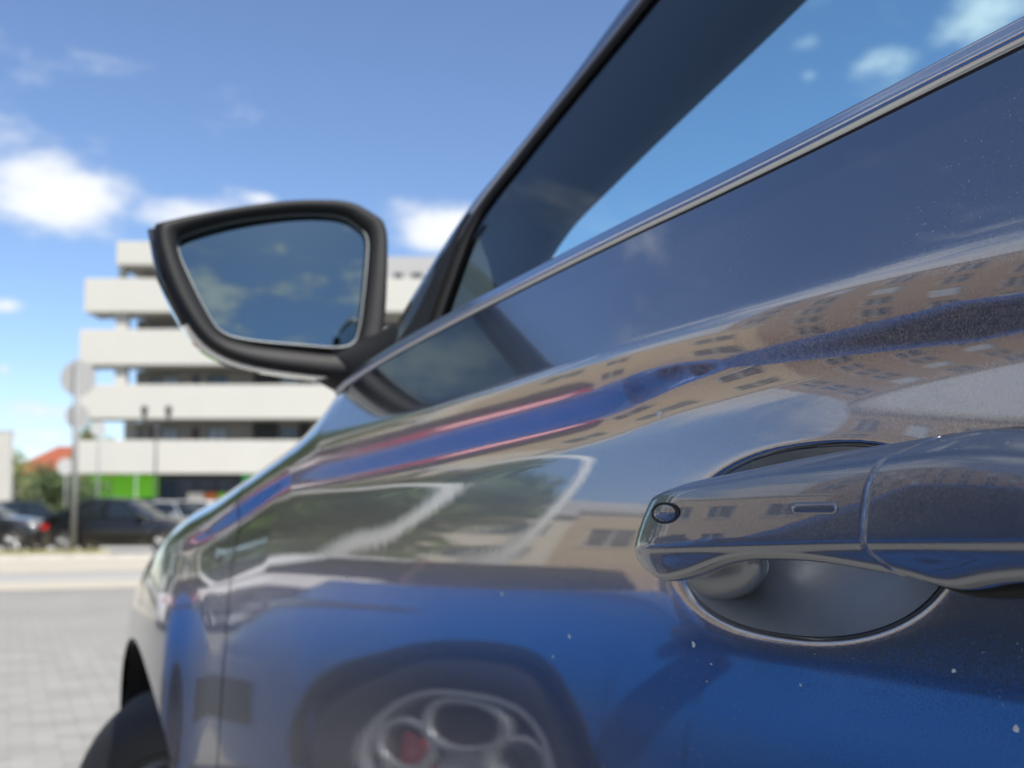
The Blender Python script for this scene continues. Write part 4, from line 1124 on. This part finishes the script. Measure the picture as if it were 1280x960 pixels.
# ------------------------------------------------------------------ trees
def tree(name, label, loc, h, rx, rz_, m, n=2600, leaf=.16, group=None, trunk=.14, seed=1, base=.35, cat='tree', lobes=14):
    rnd = random.Random(seed); root = empty(name, loc); tag(root, label, cat, group)
    zc = h - rz_
    tr = MB(); tr.tube([(0, 0, -.02), (.04, 0, h * .25), (-.03, .05, h * .5), (0, 0, h * .8)], [trunk, trunk * .8, trunk * .55, trunk * .2], 9)
    L = []
    for k in range(lobes):
        a = rnd.uniform(0, 6.283); u = rnd.uniform(-.85, .85); q = math.sqrt(1 - u * u) * rnd.uniform(.35, .78)
        c = Vector((q * rx * math.cos(a), q * rx * math.sin(a), zc + u * rz_ * .8)); L.append((c, rnd.uniform(.28, .5)))
        z0 = max(h * .2, c.z - rx * .7)
        tr.tube([(0, 0, z0 * .8), tuple(c * .5 + Vector((0, 0, z0 * .4))), tuple(c)], [trunk * .4, trunk * .22, trunk * .06], 6)
    tr.build('trunk', M['bark'], root, True)
    v = []; f = []
    for i in range(n):
        c, s = rnd.choice(L); d = Vector((rnd.gauss(0, 1), rnd.gauss(0, 1), rnd.gauss(0, 1))).normalized() * (rnd.random() ** .5)
        p = c + Vector((d.x * rx * s * 1.25, d.y * rx * s * 1.25, d.z * rz_ * s))
        if p.z < .1: continue
        e1 = Vector((rnd.gauss(0, 1), rnd.gauss(0, 1), rnd.gauss(0, 1))).normalized(); e2 = e1.orthogonal().normalized() * leaf * rnd.uniform(.5, .9) * .55; e1 = e1 * leaf * rnd.uniform(.7, 1.3)
        k = len(v); v += [p - e1, p + e2, p + e1, p - e2]; f.append((k, k + 1, k + 2, k + 3))
    mk('crown', v, f, m, root, smooth=False)
    return root
TG = 'trees mirrored in the grey paint'
for i, (th, ds, h, rx) in enumerate([(16.5, 27, 8.5, 3.0), (19.6, 24, 7.0, 2.3), (23.0, 26, 7.6, 1.9), (13, 30, 9.5, 3.5), (10.5, 36, 8.5, 3.2)]):
    tree('leafy_tree', ['broad leafy tree in the row beyond the blue car', 'rounded leafy tree beyond the blue car, nearer than its neighbours', 'leafy tree at the end of the row by the white flagpoles', 'tall leafy tree in the row beyond the blue car', 'leafy tree at the far end of the row'][i],
         pol(th, ds), h, rx, h * .40, M['leaf'], 5000, .20, TG, .16, 10 + i)
for i, (px, dep, h, rx) in enumerate([(22, 60, 5.0, 2.4), (50, 52, 3.6, 2.4), (84, 54, 3.4, 1.8)]):
    tree('hedge_shrub', ['tall olive shrub beside the orange roofed house', 'dark round shrub in front of the orange roofed house', 'small dark shrub next to the sign post'][i], at_cam(px, dep), h, rx, h * .48, [M['leaf_olive'], M['leaf_dark'], M['leaf_dark']][i], 2200, .16, None, .08, 30 + i, cat='shrub')
tree('leafy_tree', 'olive green tree top showing beside the apartment block', at_cam(118, 72), 7.2, 1.7, 2.8, M['leaf_olive'], 2500, .2, None, .15, 44)
# ------------------------------------------------------------------ poles, signs, lamps
def flagpole(loc, label):
    root = empty('flagpole', loc); tag(root, label, 'flagpole', 'white flagpoles')
    MB().tube([(0, 0, 0), (0, 0, 4), (0, 0, 7.6)], [.10, .09, .07], 14).build('pole', M['white_post'], root, True)
    MB().lathe([(.001, 0), (.24, 0), (.24, .06), (.15, .10), (.13, .3)], 20, 'z').build('base', M['galv'], root, True)
    MB().lathe([(.001, 7.82), (.05, 7.79), (.07, 7.72), (.05, 7.65), (.001, 7.6)], 16, 'z').build('finial', M['white_post'], root, True)
flagpole(pol(24.4, 20.8), 'white flagpole beyond the blue car, the one next to the trees')
flagpole(pol(26.75, 20.6), 'white flagpole beyond the blue car, the one next to the beige house')
def sign_post():
    root = empty('sign_post', at_cam(93, 28.2)); tag(root, 'grey sign post with two round traffic signs seen from behind', 'sign post')
    MB().tube([(0, 0, 0), (0, 0, 5.1)], .075, 14).build('post', M['galv'], root, True)
    for z, r_, yy in ((4.62, .47, -.09), (3.62, .32, -.085)):
        f_ = Vector((math.sin(R(25)), math.cos(R(25)), 0))
        n = 40; v = []
        for s in (0, 1):
            for k in range(n):
                a = 2 * math.pi * k / n; rr = r_
                c = f_ * (.09 + .012 * s); rt = Vector((f_.y, -f_.x, 0))
                v.append(tuple(c + rt * rr * math.cos(a) + Vector((0, 0, z + rr * math.sin(a)))))
        o = mk('sign_disc', v, [tuple(range(n)), tuple(range(2 * n - 1, n - 1, -1))] + [(k, (k + 1) % n, n + (k + 1) % n, n + k) for k in range(n)], M['sign_back'], root, smooth=False)
        MB().tube([tuple(f_ * .07 + Vector((-.12, 0, z))), tuple(f_ * .07 + Vector((.12, 0, z)))], .02, 6).build('bracket', M['galv'], o)
sign_post()
def road_sign(px, dep, z, r_, label):
    root = empty('road_sign', at_cam(px, dep), R(-25)); tag(root, label, 'road sign')
    MB().tube([(0, 0, 0), (0, 0, z + r_)], .04, 10).build('post', M['galv'], root, True)
    v = [(r_ * math.cos(2 * math.pi * k / 32), y, z + r_ * math.sin(2 * math.pi * k / 32)) for y in (-.06, -.045) for k in range(32)]
    mk('sign_disc', v, [tuple(range(31, -1, -1)), tuple(range(32, 64))] + [(k, (k + 1) % 32, 32 + (k + 1) % 32, 32 + k) for k in range(32)], M['sign_face'], root, smooth=False)
road_sign(122, 44, 4.55, .32, 'small white round road sign in front of the apartment block')
road_sign(82, 46, 3.1, .36, 'pale round road sign beside the orange roofed house')
def street_lamp():
    root = empty('street_lamp', at_cam(194, 50), R(-25)); tag(root, 'slim dark street lamp with two small lantern heads', 'street lamp')
    MB().tube([(0, 0, 0), (0, 0, 5.4)], [.06, .045], 10).tube([(-.56, 0, 5.55), (-.5, 0, 5.35), (0, 0, 5.2), (.5, 0, 5.35), (.56, 0, 5.55)], .03, 8).build('post', M['frame_dark'], root, True)
    for x in (-.56, .56):
        MB().lathe([(.001, 5.55), (.09, 5.56), (.15, 5.95), (.20, 5.98), (.03, 6.15), (.001, 6.16)], 14, 'z', (x, 0, 0)).build('lantern', M['frame_dark'], root, True)
street_lamp()
def railing():
    root = empty('railing', at_cam(262, 47), R(-25)); tag(root, 'pale metal railing in front of the shop windows', 'railing')
    MB().tube([(-2.4, 0, 1.62), (6, 0, 1.62)], .05, 8).build('top_rail', M['frame_white'], root, True)
    MB().tube([(-2.4, 0, 1.05), (6, 0, 1.05)], .035, 8).build('lower_rail', M['frame_white'], root, True)
    for k in range(8): MB().tube([(-2.4 + k * 1.2, 0, 0), (-2.4 + k * 1.2, 0, 1.62)], .035, 8).build('post', M['frame_white'], root, True)
railing()
def pylon():
    root = empty('advertising_pylon', at_cam(-12, 40), R(-25)); tag(root, 'white advertising pylon at the edge of the car park', 'sign')
    MB().box(-1.3, .66, 0, .35, 1.5, 4.1).build('board', M['white_render'], root, bevel=.03)
    for x in (-1.1, .4): MB().box(x, x + .14, .1, .24, 0, 1.5).build('leg', M['galv'], root)
    MB().box(-1.3, .66, .02, .33, 4.1, 4.16).build('cap', M['galv'], root)
pylon()
# ------------------------------------------------------------------ background cars
BG = 'cars parked in front of the apartment block'
def bgcar(px, depth, rz, label, m, **k):
    p = at_cam(px, depth); return make_car('parked_car', label, (p.x, p.y, 0), rz, m, group=BG, **k)
bgcar(157, 29.2, R(-117), 'small black hatchback parked behind the sign post', M['black_paint'], L=4.35, W=1.72, wb=2.6, zR=1.46, zh=.92, zb=.93, yA=(.95, .15), yC=(-.85, -1.90), alloy=M['alloy'], wr=.31)
bgcar(30, 37, R(-65), 'dark estate car showing its red tail light beside the black hatchback', M['dark_grey_paint'], L=4.4, zR=1.5)
bgcar(-28, 29.5, R(-112), 'black car parked beside the white advertising pylon', M['black_paint'], L=4.2, zR=1.35, alloy=M['alloy'])
bgcar(232, 36, R(-150), 'silver car parked in front of the shop railing', M['silver_paint'], L=4.3, zR=1.46)
bgcar(18, 42, R(-118), 'silver car parked behind the black car by the white pylon', M['silver_paint'], L=4.3)
